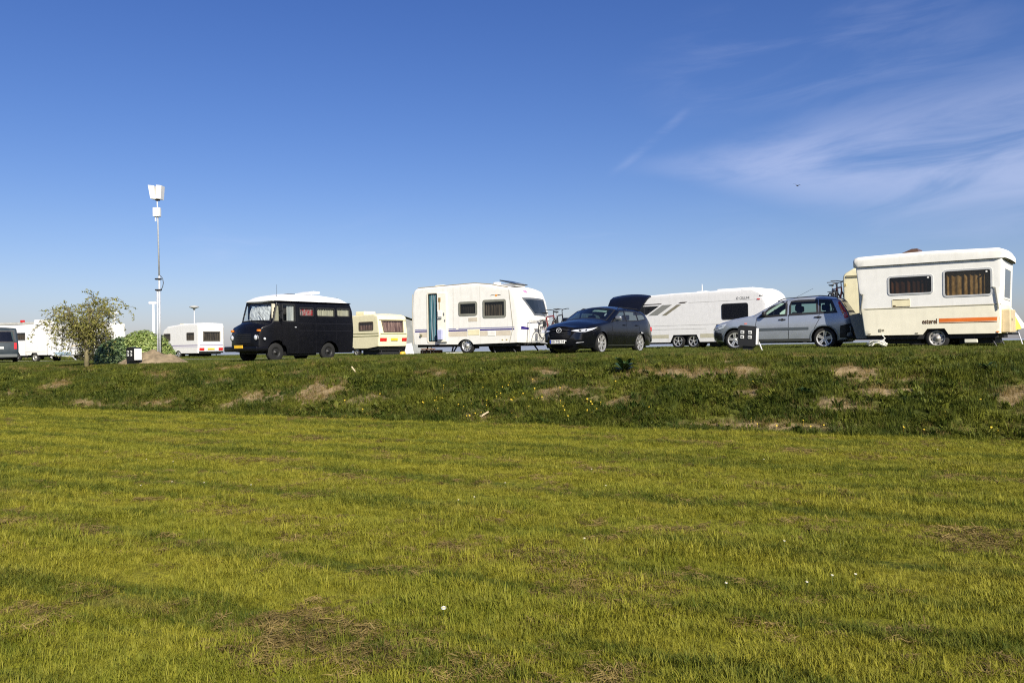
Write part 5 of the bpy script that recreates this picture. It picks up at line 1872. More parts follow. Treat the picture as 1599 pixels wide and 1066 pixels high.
# ------------------------------------------------------------------ pale yellow caravan behind the van, with an awning
def yellow_caravan():
    T = thing('touring_caravan', 'pale yellow caravan with curtained windows and red tail lights behind the black van', 'caravan', (-11.3, 52.8, 42.3, gz(-9.5, 51.5)))
    W = 2.2
    path = round_path([(0.1, 0.55), (0.0, 1.3, 0.3), (0.25, 2.2, 0.4), (0.8, 2.50, 0.4), (4.05, 2.56, 0.3), (4.42, 2.42, 0.15), (4.58, 1.30, 0.1), (4.52, 1.0, 0.1), (4.48, 0.62)])
    sh = Shell(path, W, [(3.4, 0.50), (0.6, 0.50)], r=0.06, crown=0.04)
    w1 = rect(2.62, 3.98, 1.60, 2.08, 0.06)
    t0, t1 = sh.t_at(2.14), sh.t_at(1.46)
    wr = [(t0, 0.26), (t1, 0.36), (t1, 1.84), (t0, 1.90)]
    sh.body('body', M_CREAM, T, [w1], [], [wr])
    fm = mat('brown_frame', (0.10, 0.075, 0.045), 0.5)
    cu = cloth('mauve_curtain', (0.16, 0.10, 0.09), (0.50, 0.38, 0.34), (9, 9, 1))
    clr = glass('clear_acrylic', (0.75, 0.70, 0.66), 0.15)
    window(sh, T, w1, fm, clr, 0.06, curtain=cu)
    window(sh, T, wr, fm, clr, 0.06, side='strip', curtain=cu)
    gr = mat('olive_line', (0.16, 0.16, 0.05), 0.5)
    for z in (1.36, 1.20):
        sh.patch('stripe', gr, T, [(0.1, z), (4.5, z), (4.5, z + 0.05), (0.1, z + 0.05)], 0.004)
    a, b = sh.t_at(1.38), sh.t_at(1.33)
    sh.patch('stripe', gr, T, [(a, 0.08), (b, 0.08), (b, W - 0.08), (a, W - 0.08)], 0.006, side='strip')
    a, b = sh.t_at(1.12), sh.t_at(0.92)
    for y0, y1 in ((0.08, 0.56), (1.76, 2.14)):
        sh.patch('tail_light', M_RED, T, [(a, y0), (b, y0), (b, y1), (a, y1)], 0.03, 0.03, side='strip')
    p = sh.strip(sh.t_at(1.02), 1.15, 0.02)
    MB().box(p[0], p[0] + 0.02, 0.88, 1.40, 0.95, 1.10, 0.004).build('number_plate', M_YPLATE, T)
    a, b = sh.t_at(2.36), sh.t_at(2.2)
    sh.patch('rain_gutter', gr, T, [(b, 0.06), (b + 0.03, 0.06), (b + 0.03, W - 0.06), (b, W - 0.06)], 0.03, 0.03, side='strip')
    MB().box(1.6, 2.5, 0.5, 1.4, 2.55, 2.80, 0.06).build('roof_vent', M_CREAM, T)
    MB().box(0.4, 4.3, 0.2, W - 0.2, 0.36, 0.58).box(2.6, 4.2, 0.3, 1.8, 0.12, 0.36).build('chassis', M_CHASSIS, T)
    MB().prism([(3.4, 0.50), (4.48, 0.63), (4.30, 0.40), (3.4, 0.36)], 0.1, W - 0.1).build('tail_skirt', M_CHASSIS, T)
    wheel(T, 2.2, 0.1, 0.32, 0.18, 0.21, 'steel', M_RIMOLD)
    wheel(T, 2.2, W - 0.1, 0.32, 0.18, 0.21, 'steel', M_RIMOLD, far=True)
    for y in (0.4, 1.8):
        MB().tube([(4.2, y, 0.5), (4.35, y, 0.0)], 0.03, 6).build('corner_steady', M_DARKMETAL, T)
    # awning tent on the far side
    A = thing('awning_tent', 'grey and white awning tent beside the pale yellow caravan', 'tent', (-11.3, 52.8, 42.3, gz(-9.5, 51.5)))
    gm = cloth('grey_canvas', (0.22, 0.23, 0.22), (0.30, 0.31, 0.30), (2, 2, 2))
    wm = cloth('white_canvas', (0.62, 0.62, 0.58), (0.74, 0.73, 0.70), (2, 2, 2))
    y0, y1 = W + 0.02, W + 2.1

    def sheet(name, quad, m, th=0.012, sag=0.06, n=8):
        a, b, c, d = [Vector(q) for q in quad]
        v, f = [], []
        for j in range(n + 1):
            for i in range(n + 1):
                u, w = i / n, j / n
                pnt = a.lerp(b, u).lerp(d.lerp(c, u), w)
                nn = (b - a).cross(d - a).normalized()
                v.append(pnt + nn * (sag * math.sin(u * math.pi) * math.sin(w * math.pi) * (0.6 + 0.4 * math.sin(u * 9))))
        for j in range(n):
            for i in range(n):
                k = j * (n + 1) + i
                f.append((k, k + 1, k + n + 2, k + n + 1))
        return MB().add(v, f).build(name, m, A, True)
    sheet('canopy', [(4.30, y0, 2.46), (4.25, y1, 1.95), (0.6, y1, 1.95), (0.6, y0, 2.46)], wm)
    sheet('end_wall', [(4.28, y0, 2.32), (4.24, y1, 1.86), (4.40, y1, 0.02), (4.42, y0, 0.02)], gm)
    sheet('front_wall', [(4.24, y1, 1.90), (0.6, y1, 1.9), (0.6, y1 + 0.15, 0.02), (4.40, y1 + 0.15, 0.02)], gm)
    sheet('mud_flap', [(4.40, y0 + 0.02, 0.75), (4.44, y0 + 0.42, 0.80), (4.52, y0 + 0.55, 0.02), (4.50, y0 - 0.25, 0.02)], wm)
    for y in (y0 + 0.05, y1):
        MB().tube([(4.33, y, 0.0), (4.30, y, 2.4 if y < y1 else 1.95)], 0.02, 6).build('tent_pole', M_STEEL, A)


yellow_caravan()


# ------------------------------------------------------------------ second cream caravan behind the folding one
def cream_behind():
    T = thing('touring_caravan', 'cream caravan mostly hidden behind the folding caravan, bicycles at its end', 'caravan', (10.95, 27.5, 37, gz(12, 26.5)))
    W = 2.1
    sh = Shell(round_path([(0.12, 0.40), (0.02, 1.2, 0.3), (0.0, 2.40, 0.22), (0.35, 2.60, 0.2), (3.8, 2.60, 0.3), (4.2, 2.3, 0.3), (4.3, 1.2, 0.3), (4.2, 0.4)]), W, [], r=0.06, crown=0.03)
    sh.body('body', M_CREAM, T)
    sh.patch('rain_gutter', mat('gutter_olive', (0.22, 0.20, 0.12), 0.6), T, [(0.12, 2.30), (4.0, 2.30), (4.0, 2.36), (0.12, 2.36)], 0.03, 0.03)
    MB().tube([(0.55, -0.02, 2.2), (0.60, -0.03, 1.2), (0.68, -0.02, 0.6)], 0.018, 6).build('awning_pole', mat('pole_olive', (0.24, 0.21, 0.12), 0.6), T)
    sh.patch('corner_lamp', mat('lamp_tan', (0.45, 0.36, 0.15), 0.4), T, rect(0.04, 0.12, 2.02, 2.10, 0.01), 0.02, 0.02)
    MB().box(0.2, 4.1, 0.2, W - 0.2, 0.25, 0.405).build('chassis', M_CHASSIS, T)
    wheel(T, 2.2, 0.06, 0.31, 0.18, 0.21, 'steel', M_RIMOLD)
    wheel(T, 2.2, W - 0.06, 0.31, 0.18, 0.21, 'steel', M_RIMOLD, far=True)
    MB().tube([(0.1, 0.3, 1.0), (-0.6, 0.3, 1.05)], 0.02, 6).tube([(0.1, 1.8, 1.0), (-0.6, 1.8, 1.05)], 0.02, 6).tube([(-0.3, 0.3, 1.03), (-0.3, 1.8, 1.03)], 0.02, 6).tube([(-0.5, 0.3, 1.04), (-0.5, 1.8, 1.04)], 0.02, 6).build('cycle_carrier', M_ALU, T)


cream_behind()


# ------------------------------------------------------------------ bicycles
def bicycle(label, pos, rotz, frame_m, bar_m, r=0.34, saddle_m=None, group='bicycles on carriers', turn=0.3):
    T = thing('bicycle', label, 'bicycle', (pos[0], pos[1], 0, pos[2]), group)
    T.rotation_euler = (0, 0, rotz)
    wb = 1.04
    for x in (0, wb):
        ty = MB().lathe([(r, 0.0), (r - 0.02, 0.02), (r - 0.042, 0.0), (r - 0.02, -0.02)], (x, 0, r), 'y', 30, True).build('wheel', M_TYRE, T, True)
        sp = MB()
        for k in range(12):
            a = 2 * math.pi * k / 12
            sp.tube([(x, 0.012 * (-1) ** k, r), (x + (r - 0.04) * math.cos(a), 0, r + (r - 0.04) * math.sin(a))], 0.003, 3)
        sp.lathe([(r - 0.035, -0.012), (r - 0.05, 0.0), (r - 0.035, 0.012)], (x, 0, r), 'y', 24, True)
        sp.tube([(x, -0.04, r), (x, 0.04, r)], 0.022, 8)
        sp.build('spokes', M_ALU, ty)
    bb, seat, head, hl = Vector((0.44, 0, 0.29)), Vector((0.28, 0, 0.80)), Vector((0.86, 0, 0.86)), Vector((0.90, 0, 0.70))
    f = MB()
    for a, b in ((bb, seat), (seat, head), (bb, hl), (head, hl)):
        f.tube([a, b], 0.026, 7)
    for s in (-0.05, 0.05):
        f.tube([seat + Vector((0.02, s * 0.4, -0.06)), Vector((0, s, r))], 0.010, 5).tube([bb + Vector((0, s * 0.5, 0)), Vector((0, s, r))], 0.011, 5)
    f.build('frame', frame_m, T)
    f = MB()
    for s in (-0.05, 0.05):
        f.tube([hl + Vector((0, s * 0.6, 0)), Vector((wb - 0.03, s, r + 0.08)), Vector((wb, s, r))], 0.013, 6)
    f.build('fork', M_BLACK, T)
    MB().tube([head, head + Vector((-0.03, 0, 0.16)), head + Vector((0.06, 0, 0.20))], 0.016, 6).tube([head + Vector((-0.12, -0.31, 0.22)), head + Vector((0.02, -0.18, 0.23)), head + Vector((0.06, 0, 0.20)), head + Vector((0.02, 0.18, 0.23)), head + Vector((-0.12, 0.31, 0.22))], 0.015, 7).build('handlebar', bar_m, T)
    MB().tube([seat, seat + Vector((-0.035, 0, 0.14))], 0.015, 6).build('seat_post', M_ALU, T)
    MB().add([(0.10, -0.09, 0.96), (0.10, 0.09, 0.96), (0.22, 0.06, 0.965), (0.40, 0.02, 0.96), (0.40, -0.02, 0.96), (0.22, -0.06, 0.965), (0.12, -0.05, 0.915), (0.12, 0.05, 0.915), (0.38, 0.012, 0.925), (0.38, -0.012, 0.925)],
             [(0, 5, 2, 1), (5, 4, 3, 2), (1, 2, 8, 7), (2, 3, 8), (0, 6, 9, 5), (5, 9, 4), (3, 4, 9, 8), (0, 1, 7, 6), (6, 7, 8, 9)]).build('saddle', saddle_m or M_BLACK, T)
    MB().box(-0.14, 0.04, -0.13, -0.06, 0.44, 0.66, 0.03).box(-0.14, 0.22, -0.05, 0.05, 0.69, 0.71).build('luggage_rack', M_BLACK, T)
    MB().lathe([(0.09, -0.004), (0.09, 0.004), (0.06, 0.004), (0.06, -0.004)], (bb.x, -0.05, bb.z), 'y', 16, True).tube([bb + Vector((0, -0.07, 0)), bb + Vector((0.14, -0.08, -0.09))], 0.010, 5).tube([bb + Vector((0, 0.07, 0)), bb + Vector((-0.14, 0.08, 0.09))], 0.010, 5).box(bb.x + 0.10, bb.x + 0.18, -0.15, -0.07, bb.z - 0.11, bb.z - 0.085).build('crank', M_DARKMETAL, T)
    return T


def loc2w(pose, l):
    a = R(pose[2])
    return (pose[0] + math.cos(a) * l[0] + math.sin(a) * l[1], pose[1] - math.sin(a) * l[0] + math.cos(a) * l[1], pose[3] + l[2])


HP = (-3.9, 32.6, 31, 1.325)
red_m = mat('red_bike_paint', (0.16, 0.012, 0.015), 0.35, coat=0.3)
dk_m = mat('dark_bike_paint', (0.02, 0.022, 0.03), 0.35, coat=0.3)
bicycle('red and black bicycle on the carrier in front of the striped caravan', loc2w(HP, (5.42, 0.75, 0.52)), R(90 - 31), red_m, M_BLACK)
bicycle('dark bicycle nearest the black estate car on the same carrier', loc2w(HP, (5.52, 1.50, 0.58)), R(90 - 31 + 8), dk_m, M_BLACK)
LP = (10.95, 27.5, 37, gz(12, 26.5))
bicycle('orange bicycle hanging on the end of the cream caravan', loc2w(LP, (-0.32, 0.15, 1.20)), R(90 - 37), mat('orange_bike_paint', (0.55, 0.12, 0.06), 0.35), M_BLACK, saddle_m=mat('white_saddle', (0.72, 0.72, 0.72), 0.5))
bicycle('white and dark bicycle behind the orange one on the cream caravan', loc2w(LP, (-0.52, 0.40, 1.17)), R(90 - 37), mat('white_bike_paint', (0.6, 0.6, 0.66), 0.35), M_BLACK)


# ------------------------------------------------------------------ vehicles at the far left
def dark_van():
    T = thing('delivery_van', 'dark grey-blue van at the left edge seen from behind', 'van', (-31.5, 49.2, 58, gz(-28, 47)))
    W = 1.9
    pm = mat('petrol_paint', (0.022, 0.034, 0.042), 0.4, 0.1, 0.2)
    path = round_path([(0.05, 0.25), (0.0, 0.55, 0.15), (0.15, 0.85, 0.2), (0.95, 1.08, 0.1), (1.65, 1.80, 0.3), (2.4, 1.95, 0.5), (4.7, 1.93, 0.15), (4.86, 1.2, 0.2), (4.90, 0.7, 0.1), (4.88, 0.30)])
    sh = Shell(path, W, [(4.3, 0.28)] + arch_pts(3.95, 0.33, 0.37, 0.28) + arch_pts(0.95, 0.33, 0.37, 0.28), r=0.08, base=lambda x, z: 0.10 * max(0, z - 1.0), crown=0.05)
    t0, t1 = sh.t_at(1.76), sh.t_at(1.16)
    wr = [(t0, 0.26), (t1, 0.18), (t1, W - 0.18), (t0, W - 0.26)]
    ws = [(2.9, 1.15), (4.5, 1.15), (4.45, 1.72), (2.9, 1.75)]
    sh.body('body', pm, T, [ws], [ws], [wr])
    fr = sh.patch('rear_window', M_BLACK, T, grow(wr, 0.03), 0.008, 0.0, [grow(wr, -0.03)], side='strip', step=0.3)
    sh.patch('pane', M_GLASSCLR, fr, grow(wr, -0.01), 0.004, side='strip', step=0.3)
    for sd_ in ('near', 'far'):
        sh.patch('window', M_GLASSBLK, T, grow(ws, 0.01), 0.005, side=sd_, step=0.4)
    a, b = sh.t_at(1.12), sh.t_at(0.78)
    for y0, y1 in ((0.09, 0.22), (W - 0.22, W - 0.09)):
        sh.patch('tail_light', M_RED, T, [(a, y0), (b, y0), (b, y1), (a, y1)], 0.012, 0.01, side='strip')
    a, b = sh.t_at(0.90), sh.t_at(0.79)
    sh.patch('number_plate', M_WPLATE, T, [(a, 0.68), (b, 0.68), (b, 1.2), (a, 1.2)], 0.02, 0.02, side='strip')
    MB().box(4.82, 4.98, 0.05, W - 0.05, 0.32, 0.50, 0.04).build('rear_bumper', mat('bumper_grey', (0.10, 0.11, 0.11), 0.6), T)
    for x in (0.95, 3.95):
        wheel(T, x, 0.03, 0.33, 0.2, 0.21, 'steel', M_RIM)
        wheel(T, x, W - 0.03, 0.33, 0.2, 0.21, 'steel', M_RIM, far=True)
    MB().box(0.3, 4.6, 0.25, W - 0.25, 0.2, 0.32).build('floor_pan', M_CHASSIS, T)


dark_van()


def box_trailer():
    T = thing('box_trailer', 'plain white box trailer with drawbar left of the willow', 'trailer', (-29.25, 50.0, 20, gz(-28.5, 49.7)))
    W = 1.7
    sh = Shell(round_path([(0.0, 0.42), (0.0, 2.03, 0.04), (1.82, 2.03, 0.04), (1.82, 0.42)]), W, [(1.02, 0.42), (0.94, 0.56), (0.56, 0.56), (0.48, 0.42)], r=0.03)
    sh.body('body', mat('trailer_white', (0.80, 0.79, 0.77), 0.45, var=0.04, dirt=0.12), T)
    sh.patch('edge_trim', M_ALU, T, [(1.76, 0.44), (1.81, 0.44), (1.81, 2.02), (1.76, 2.02)], 0.012, 0.01)
    sh.patch('seam', mat('seam_grey', (0.40, 0.37, 0.30), 0.6), T, [(0.02, 0.62), (1.8, 0.62), (1.8, 0.635), (0.02, 0.635)], 0.004)
    wheel(T, 0.75, 0.04, 0.29, 0.17, 0.19, 'steel', M_RIM, zc=0.27)
    wheel(T, 0.75, W - 0.04, 0.29, 0.17, 0.19, 'steel', M_RIM, far=True, zc=0.27)
    MB().box(0.1, 1.7, 0.1, W - 0.1, 0.32, 0.425).box(0.45, 1.05, 0.25, 0.27, 0.2, 0.57).build('chassis', M_CHASSIS, T)
    MB().tube([(1.8, 0.3, 0.40), (2.9, W / 2, 0.30)], 0.035, 6).tube([(1.8, W - 0.3, 0.40), (2.9, W / 2, 0.30)], 0.035, 6).tube([(2.8, W / 2, 0.30), (3.1, W / 2, 0.10)], 0.03, 6).build('drawbar', M_STEEL, T)
    MB().box(1.88, 2.3, 0.45, 1.2, 0.40, 0.58, 0.02).build('tool_box', mat('pale_blue_box', (0.30, 0.42, 0.52), 0.5), T)


box_trailer()


def motorhome(label, pose, stripes=False):
    T = thing('motorhome', label, 'motorhome', pose)
    W = 2.2
    sh = Shell(round_path([(0.1, 0.4), (0.0, 0.9, 0.2), (0.5, 1.2, 0.2), (0.9, 1.7, 0.1), (0.5, 2.0, 0.2), (0.7, 2.55, 0.2), (6.0, 2.6, 0.12), (6.05, 0.4)]), W, [(4.9, 0.4), (4.75, 0.62), (4.2, 0.62), (4.05, 0.4), (1.5, 0.4), (1.35, 0.65), (0.8, 0.65), (0.65, 0.4)], r=0.06, crown=0.03)
    w1, w2 = rect(2.2, 3.2, 1.5, 2.0, 0.06), rect(4.4, 5.4, 1.5, 2.0, 0.06)
    sh.body('body', M_WHITE, T, [w1, w2])
    for w in (w1, w2):
        window(sh, T, w, mat('dark_grey_frame', (0.10, 0.11, 0.12), 0.4), M_GLASSDARK, 0.06, curtain=cloth('net_curtain', (0.05, 0.05, 0.05), (0.2, 0.2, 0.19), (11, 11, 1)))
    if stripes:
        for z, m in ((1.0, mat('tan_stripe', (0.50, 0.40, 0.26), 0.5)), (0.8, mat('grey_stripe', (0.3, 0.3, 0.3), 0.5))):
            sh.patch('stripe', m, T, [(1.0, z), (6.0, z), (6.0, z + 0.09), (1.0, z + 0.09)], 0.004)
        a, b = sh.t_at(1.05), sh.t_at(0.85)
        for y0, y1 in ((0.1, 0.4), (1.8, 2.1)):
            sh.patch('tail_light', M_RED, T, [(a, y0), (b, y0), (b, y1), (a, y1)], 0.02, 0.02, side='strip')
    for x in (1.08, 4.48):
        wheel(T, x, 0.06, 0.34, 0.2, 0.2, 'steel', M_RIM)
        wheel(T, x, W - 0.06, 0.34, 0.2, 0.2, 'steel', M_RIM, far=True)
    MB().box(0.3, 5.9, 0.25, W - 0.25, 0.26, 0.41).build('chassis', M_CHASSIS, T)
    lad = MB()
    for y in (0.25, 0.55):
        lad.tube([(6.12, y, 0.6), (6.12, y, 2.55), (5.9, y, 2.66)], 0.018, 6)
    for k in range(7):
        lad.tube([(6.12, 0.25, 0.75 + k * 0.27), (6.12, 0.55, 0.75 + k * 0.27)], 0.014, 5)
    lad.build('ladder', M_ALU, T)
    return T, sh


T_, sh_ = motorhome('white motorhome with grey roof sheet behind the box trailer at far left', (-39.9, 61.2, 18, gz(-36, 59.5)))
MB().box(2.2, 5.9, 0.3, 1.9, 2.62, 2.80, 0.05).build('roof_sheet', mat('grey_sheet', (0.36, 0.36, 0.33), 0.6, var=0.2), T_)
MB().prism([(5.8, 2.62), (6.05, 2.62), (5.98, 2.95), (5.90, 2.95)], 0.3, 1.9).build('roof_spoiler', M_WHITE, T_)
MB().box(4.6, 4.8, 0.25, 0.5, 2.78, 2.95, 0.03).build('roof_lamp', M_RED, T_)
motorhome('white motorhome with tan stripes half hidden behind the willow', (-34.4, 60.8, 24, gz(-32, 59.5)), True)


# ------------------------------------------------------------------ mast with antennas
def mast():
    T = thing('antenna_mast', 'tall galvanised mast with white antenna box standing in the earth heap', 'mast', (-14.50, 34.3, 0, gz(-14.50, 34.3)))
    MB().tube([(0, 0, -0.1), (0, 0, 3.6)], 0.040, 12).tube([(-0.095, 0.0, -0.1), (-0.085, 0, 3.0)], 0.034, 10).build('lower_pole', M_STEEL, T, True)
    MB().tube([(0, 0, 3.6), (-0.03, 0, 6.3), (-0.06, 0, 7.0)], [0.034, 0.026, 0.026], 10).build('upper_pole', M_STEEL, T, True)
    for z in (3.0, 3.45):
        MB().box(-0.16, 0.08, -0.07, 0.07, z, z + 0.06, 0.01).build('clamp', M_DARKMETAL, T)
    MB().tube([(0.05, 0, 3.62), (0.14, 0, 3.50), (0.17, 0, 3.32), (0.13, 0, 3.14), (0.05, 0, 3.02)], 0.016, 6).build('cable_loop', mat('cable_grey', (0.06, 0.07, 0.08), 0.6), T, True)
    MB().box(-0.20, 0.08, -0.10, 0.10, 6.05, 6.42, 0.02).tube([(-0.12, 0, 6.06), (-0.12, 0, 5.86)], 0.03, 8).build('radio_box', M_WHITE, T)
    for sgn, x in ((-1, -0.165), (1, 0.050)):
        MB().add([(x - 0.10 + sgn * 0.0, -0.14, 6.78), (x + 0.12, -0.18, 6.75), (x + 0.12, 0.14, 6.75), (x - 0.10, 0.16, 6.78), (x - 0.12 + sgn * 0.06, -0.18, 7.33), (x + 0.12 + sgn * 0.05, -0.20, 7.30), (x + 0.12 + sgn * 0.05, 0.14, 7.30), (x - 0.12 + sgn * 0.06, 0.16, 7.33)],
                 [(0, 1, 5, 4), (1, 2, 6, 5), (2, 3, 7, 6), (3, 0, 4, 7), (4, 5, 6, 7), (3, 2, 1, 0)]).build('antenna_panel', M_WHITE, T)
    MB().box(-0.12, 0.03, -0.04, 0.12, 6.72, 6.80).tube([(-0.06, 0, 6.8), (-0.06, 0.0, 7.25)], 0.03, 8).build('bracket', M_DARKMETAL, T)


mast()


# ------------------------------------------------------------------ earth heap
def heap():
    v, f = [], []
    n = 44
    cx, cy = -14.70, 34.0
    for j in range(n + 1):
        for i in range(n + 1):
            x, y = cx + (i / n - 0.5) * 3.4, cy + (j / n - 0.5) * 2.8
            d = math.hypot((x - cx) / 1.5, (y - cy) / 1.15)
            h = 0.56 * max(0, 1 - d) ** 0.85 if d < 1 else 0
            nn = mnoise.noise(Vector((x * 2.2, y * 2.2, 1))) * 0.10 + mnoise.noise(Vector((x * 6, y * 6, 4))) * 0.06 + mnoise.noise(Vector((x * 14, y * 14, 4))) * 0.03
            v.append((x, y, gz(x, y) + h * (1 + nn * 2) + nn * smooth(1.05, 0.6, d) - 0.06 * smooth(0.85, 1.15, d)))
    for j in range(n):
        for i in range(n):
            a = j * (n + 1) + i
            f.append((a, a + 1, a + n + 2, a + n + 1))
    o = MB().add(v, f).build('earth_heap', mat('sandy_earth', (0.25, 0.195, 0.125), 0.95, var=0.35, scale=4, bump=0.6, spec=0.1), None, True)
    tag(o, 'low heap of sandy brown earth around the foot of the mast', 'earth heap')


heap()


# ------------------------------------------------------------------ shrubs and willow
def leaf_quad(v, f, p, n, s, r):
    n = n.normalized()
    a = n.orthogonal().normalized()
    a = (Matrix.Rotation(r.uniform(0, 6.28), 3, n) @ a)
    b = n.cross(a)
    o = len(v)
    v += [p - a * s, p + b * s * 0.38 - n * s * 0.08, p + a * s, p - b * s * 0.38 - n * s * 0.08]
    f += [(o, o + 1, o + 2), (o, o + 2, o + 3)]


def shrub(label, c, rad, m, nleaf, seed, size):
    r = random.Random(seed)
    T = thing('shrub', label, 'shrub', (c[0], c[1], 0, gz(c[0], c[1])), 'shrubs beside the mast')
    v, f = [], []
    for i in range(nleaf):
        d = Vector((r.gauss(0, 1), r.gauss(0, 1), r.gauss(0, 1))).normalized()
        if d.z < -0.15:
            d.z = -d.z
        k = (0.80 + 0.22 * r.random()) * (1 + 0.07 * mnoise.noise(d * 2.6 + Vector((seed, 0, 0))))
        p = Vector((d.x * rad[0] * k, d.y * rad[1] * k, max(0.02, d.z) * rad[2] * k))
        leaf_quad(v, f, p, d + Vector((r.uniform(-.7, .7), r.uniform(-.7, .7), r.uniform(-.3, .8))), size * r.uniform(0.6, 1.3), r)
    MB().add(v, f).build('foliage', m, T)
    st = MB()
    for k in range(9):
        a = r.uniform(0, 6.28)
        st.tube([(0.1 * math.cos(a), 0.1 * math.sin(a), -0.02), (rad[0] * 0.4 * math.cos(a), rad[1] * 0.4 * math.sin(a), rad[2] * 0.5), (rad[0] * 0.7 * math.cos(a), rad[1] * 0.7 * math.sin(a), rad[2] * 0.75)], [0.03, 0.02, 0.008], 5)
    st.build('stem', mat('bark_brown', (0.10, 0.075, 0.05), 0.9), T)


shrub('light yellow-green leafy shrub directly behind the mast', (-16.2, 36.6), (1.36, 1.15, 1.42), leafmat('light_leaf', (0.12, 0.20, 0.03), (0.42, 0.48, 0.16), spec=0.6), 10500, 3, 0.070)
shrub('darker green leafy shrub left of the mast, behind the black hook-up box', (-17.05, 36.2), (1.05, 1.0, 1.12), leafmat('dark_leaf', (0.03, 0.075, 0.025), (0.22, 0.30, 0.11), spec=0.6), 8000, 5, 0.068)


def willow(label, c, H, spread, seed, m, droop, n_main, leaves, lean=0.0, name='willow_tree'):
    r = random.Random(seed)
    T = thing(name, label, 'tree', (c[0], c[1], 0, gz(c[0], c[1])))
    tr = MB()
    v, f = [], []
    th = H * 0.36
    tr.tube([(0, 0, -0.1), (0.02, 0, th * 0.5), (-0.03 + lean, 0.02, th)], [0.105 * H / 3.2, 0.08 * H / 3.2, 0.075 * H / 3.2], 9)
    for k in range(n_main):
        a = 2 * math.pi * (k + r.uniform(-.3, .3)) / n_main
        up = r.uniform(0.30, 1.35)
        p = Vector((-0.03 + lean, 0.02, th * r.uniform(0.85, 1.0)))
        d = Vector((math.cos(a) * (1.15 - up * 0.55), math.sin(a) * (1.15 - up * 0.55), up)).normalized()
        pts, seg = [p.copy()], 7
        L = (H - th) * r.uniform(0.85, 1.2) * spread
        for s in range(seg):
            d = (d + Vector((r.uniform(-.22, .22), r.uniform(-.22, .22), r.uniform(-.10, .12)))).normalized()
            p = p + d * L / seg
            pts.append(p.copy())
        tr.tube(pts, [0.034 * H / 3.2 * (1 - 0.85 * q / seg) for q in range(seg + 1)], 6)
        for q in range(2, seg + 1):
            for _ in range(4):
                tp = pts[q].lerp(pts[q - 1], r.random())
                td = Vector((r.uniform(-1, 1), r.uniform(-1, 1), r.uniform(-0.2, 0.9))).normalized()
                tw = [tp.copy()]
                n_ = 6
                ln = r.uniform(0.30, 0.62) * H / 3.2
                low = droop * (1.5 if tp.x < -0.2 else 0.8) * r.uniform(0.1, 1.5)
                for s in range(n_):
                    td = (td + Vector((r.uniform(-.2, .2), r.uniform(-.2, .2), -0.30 * low))).normalized()
                    tp = tp + td * ln / n_ * (1 + low * 0.6)
                    if tp.z < 0.35:
                        break
                    tw.append(tp.copy())
                if len(tw) > 2:
                    tr.tube(tw, [0.008 * (1 - 0.7 * s / len(tw)) for s in range(len(tw))], 3, False)
                    for _l in range(leaves):
                        s = r.randrange(1, len(tw))
                        pp = tw[s] + Vector((r.gauss(0, .03), r.gauss(0, .03), r.gauss(0, .03)))
                        leaf_quad(v, f, pp, Vector((r.uniform(-1, 1), r.uniform(-1, 1), r.uniform(-.4, 1))), r.uniform(0.03, 0.062) * H / 3.2, r)
    tr.build('trunk', mat('willow_bark', (0.20, 0.17, 0.085), 0.9, var=0.3, scale=9, bump=0.5), T, True)
    MB().add(v, f).build('crown', m, T)


willow('small sparse olive-green willow standing on the bank edge', (-16.7, 32.65), 3.35, 0.82, 11, leafmat('willow_leaf', (0.10, 0.11, 0.018), (0.34, 0.32, 0.08)), 1.3, 16, 20)
willow('thin bare-looking tree far behind the white motorhome', (-43.5, 74.5), 4.3, 0.6, 21, leafmat('far_leaf', (0.07, 0.08, 0.03), (0.16, 0.16, 0.07)), 0.2, 6, 6, name='young_tree')


def hedge():
    r = random.Random(9)
    T = thing('hedge', 'dark brown-green hedge between the willow and the shrubs', 'hedge', (-24.6, 48.9, 25, gz(-24.6, 48.9)))
    v, f = [], []
    for i in range(5000):
        x, y, z = r.uniform(-1.1, 1.5), r.uniform(-0.35, 0.35), r.uniform(0, 1) ** 0.8 * (1.55 + 0.25 * math.sin(r.random() * 9))
        leaf_quad(v, f, Vector((x, y, z)), Vector((r.uniform(-1, 1), r.uniform(-1, 0.3), r.uniform(-.2, 1))), r.uniform(0.04, 0.08), r)
    MB().add(v, f).build('foliage', leafmat('hedge_leaf', (0.015, 0.018, 0.008), (0.07, 0.065, 0.025)), T)
    s = MB()
    for k in range(8):
        s.tube([(-1 + k * 0.33, 0, -0.05), (-1 + k * 0.33 + r.uniform(-.1, .1), r.uniform(-.1, .1), 1.3)], 0.025, 5)
    s.build('stem', mat('bark_brown', (0.10, 0.075, 0.05), 0.9), T)


hedge()


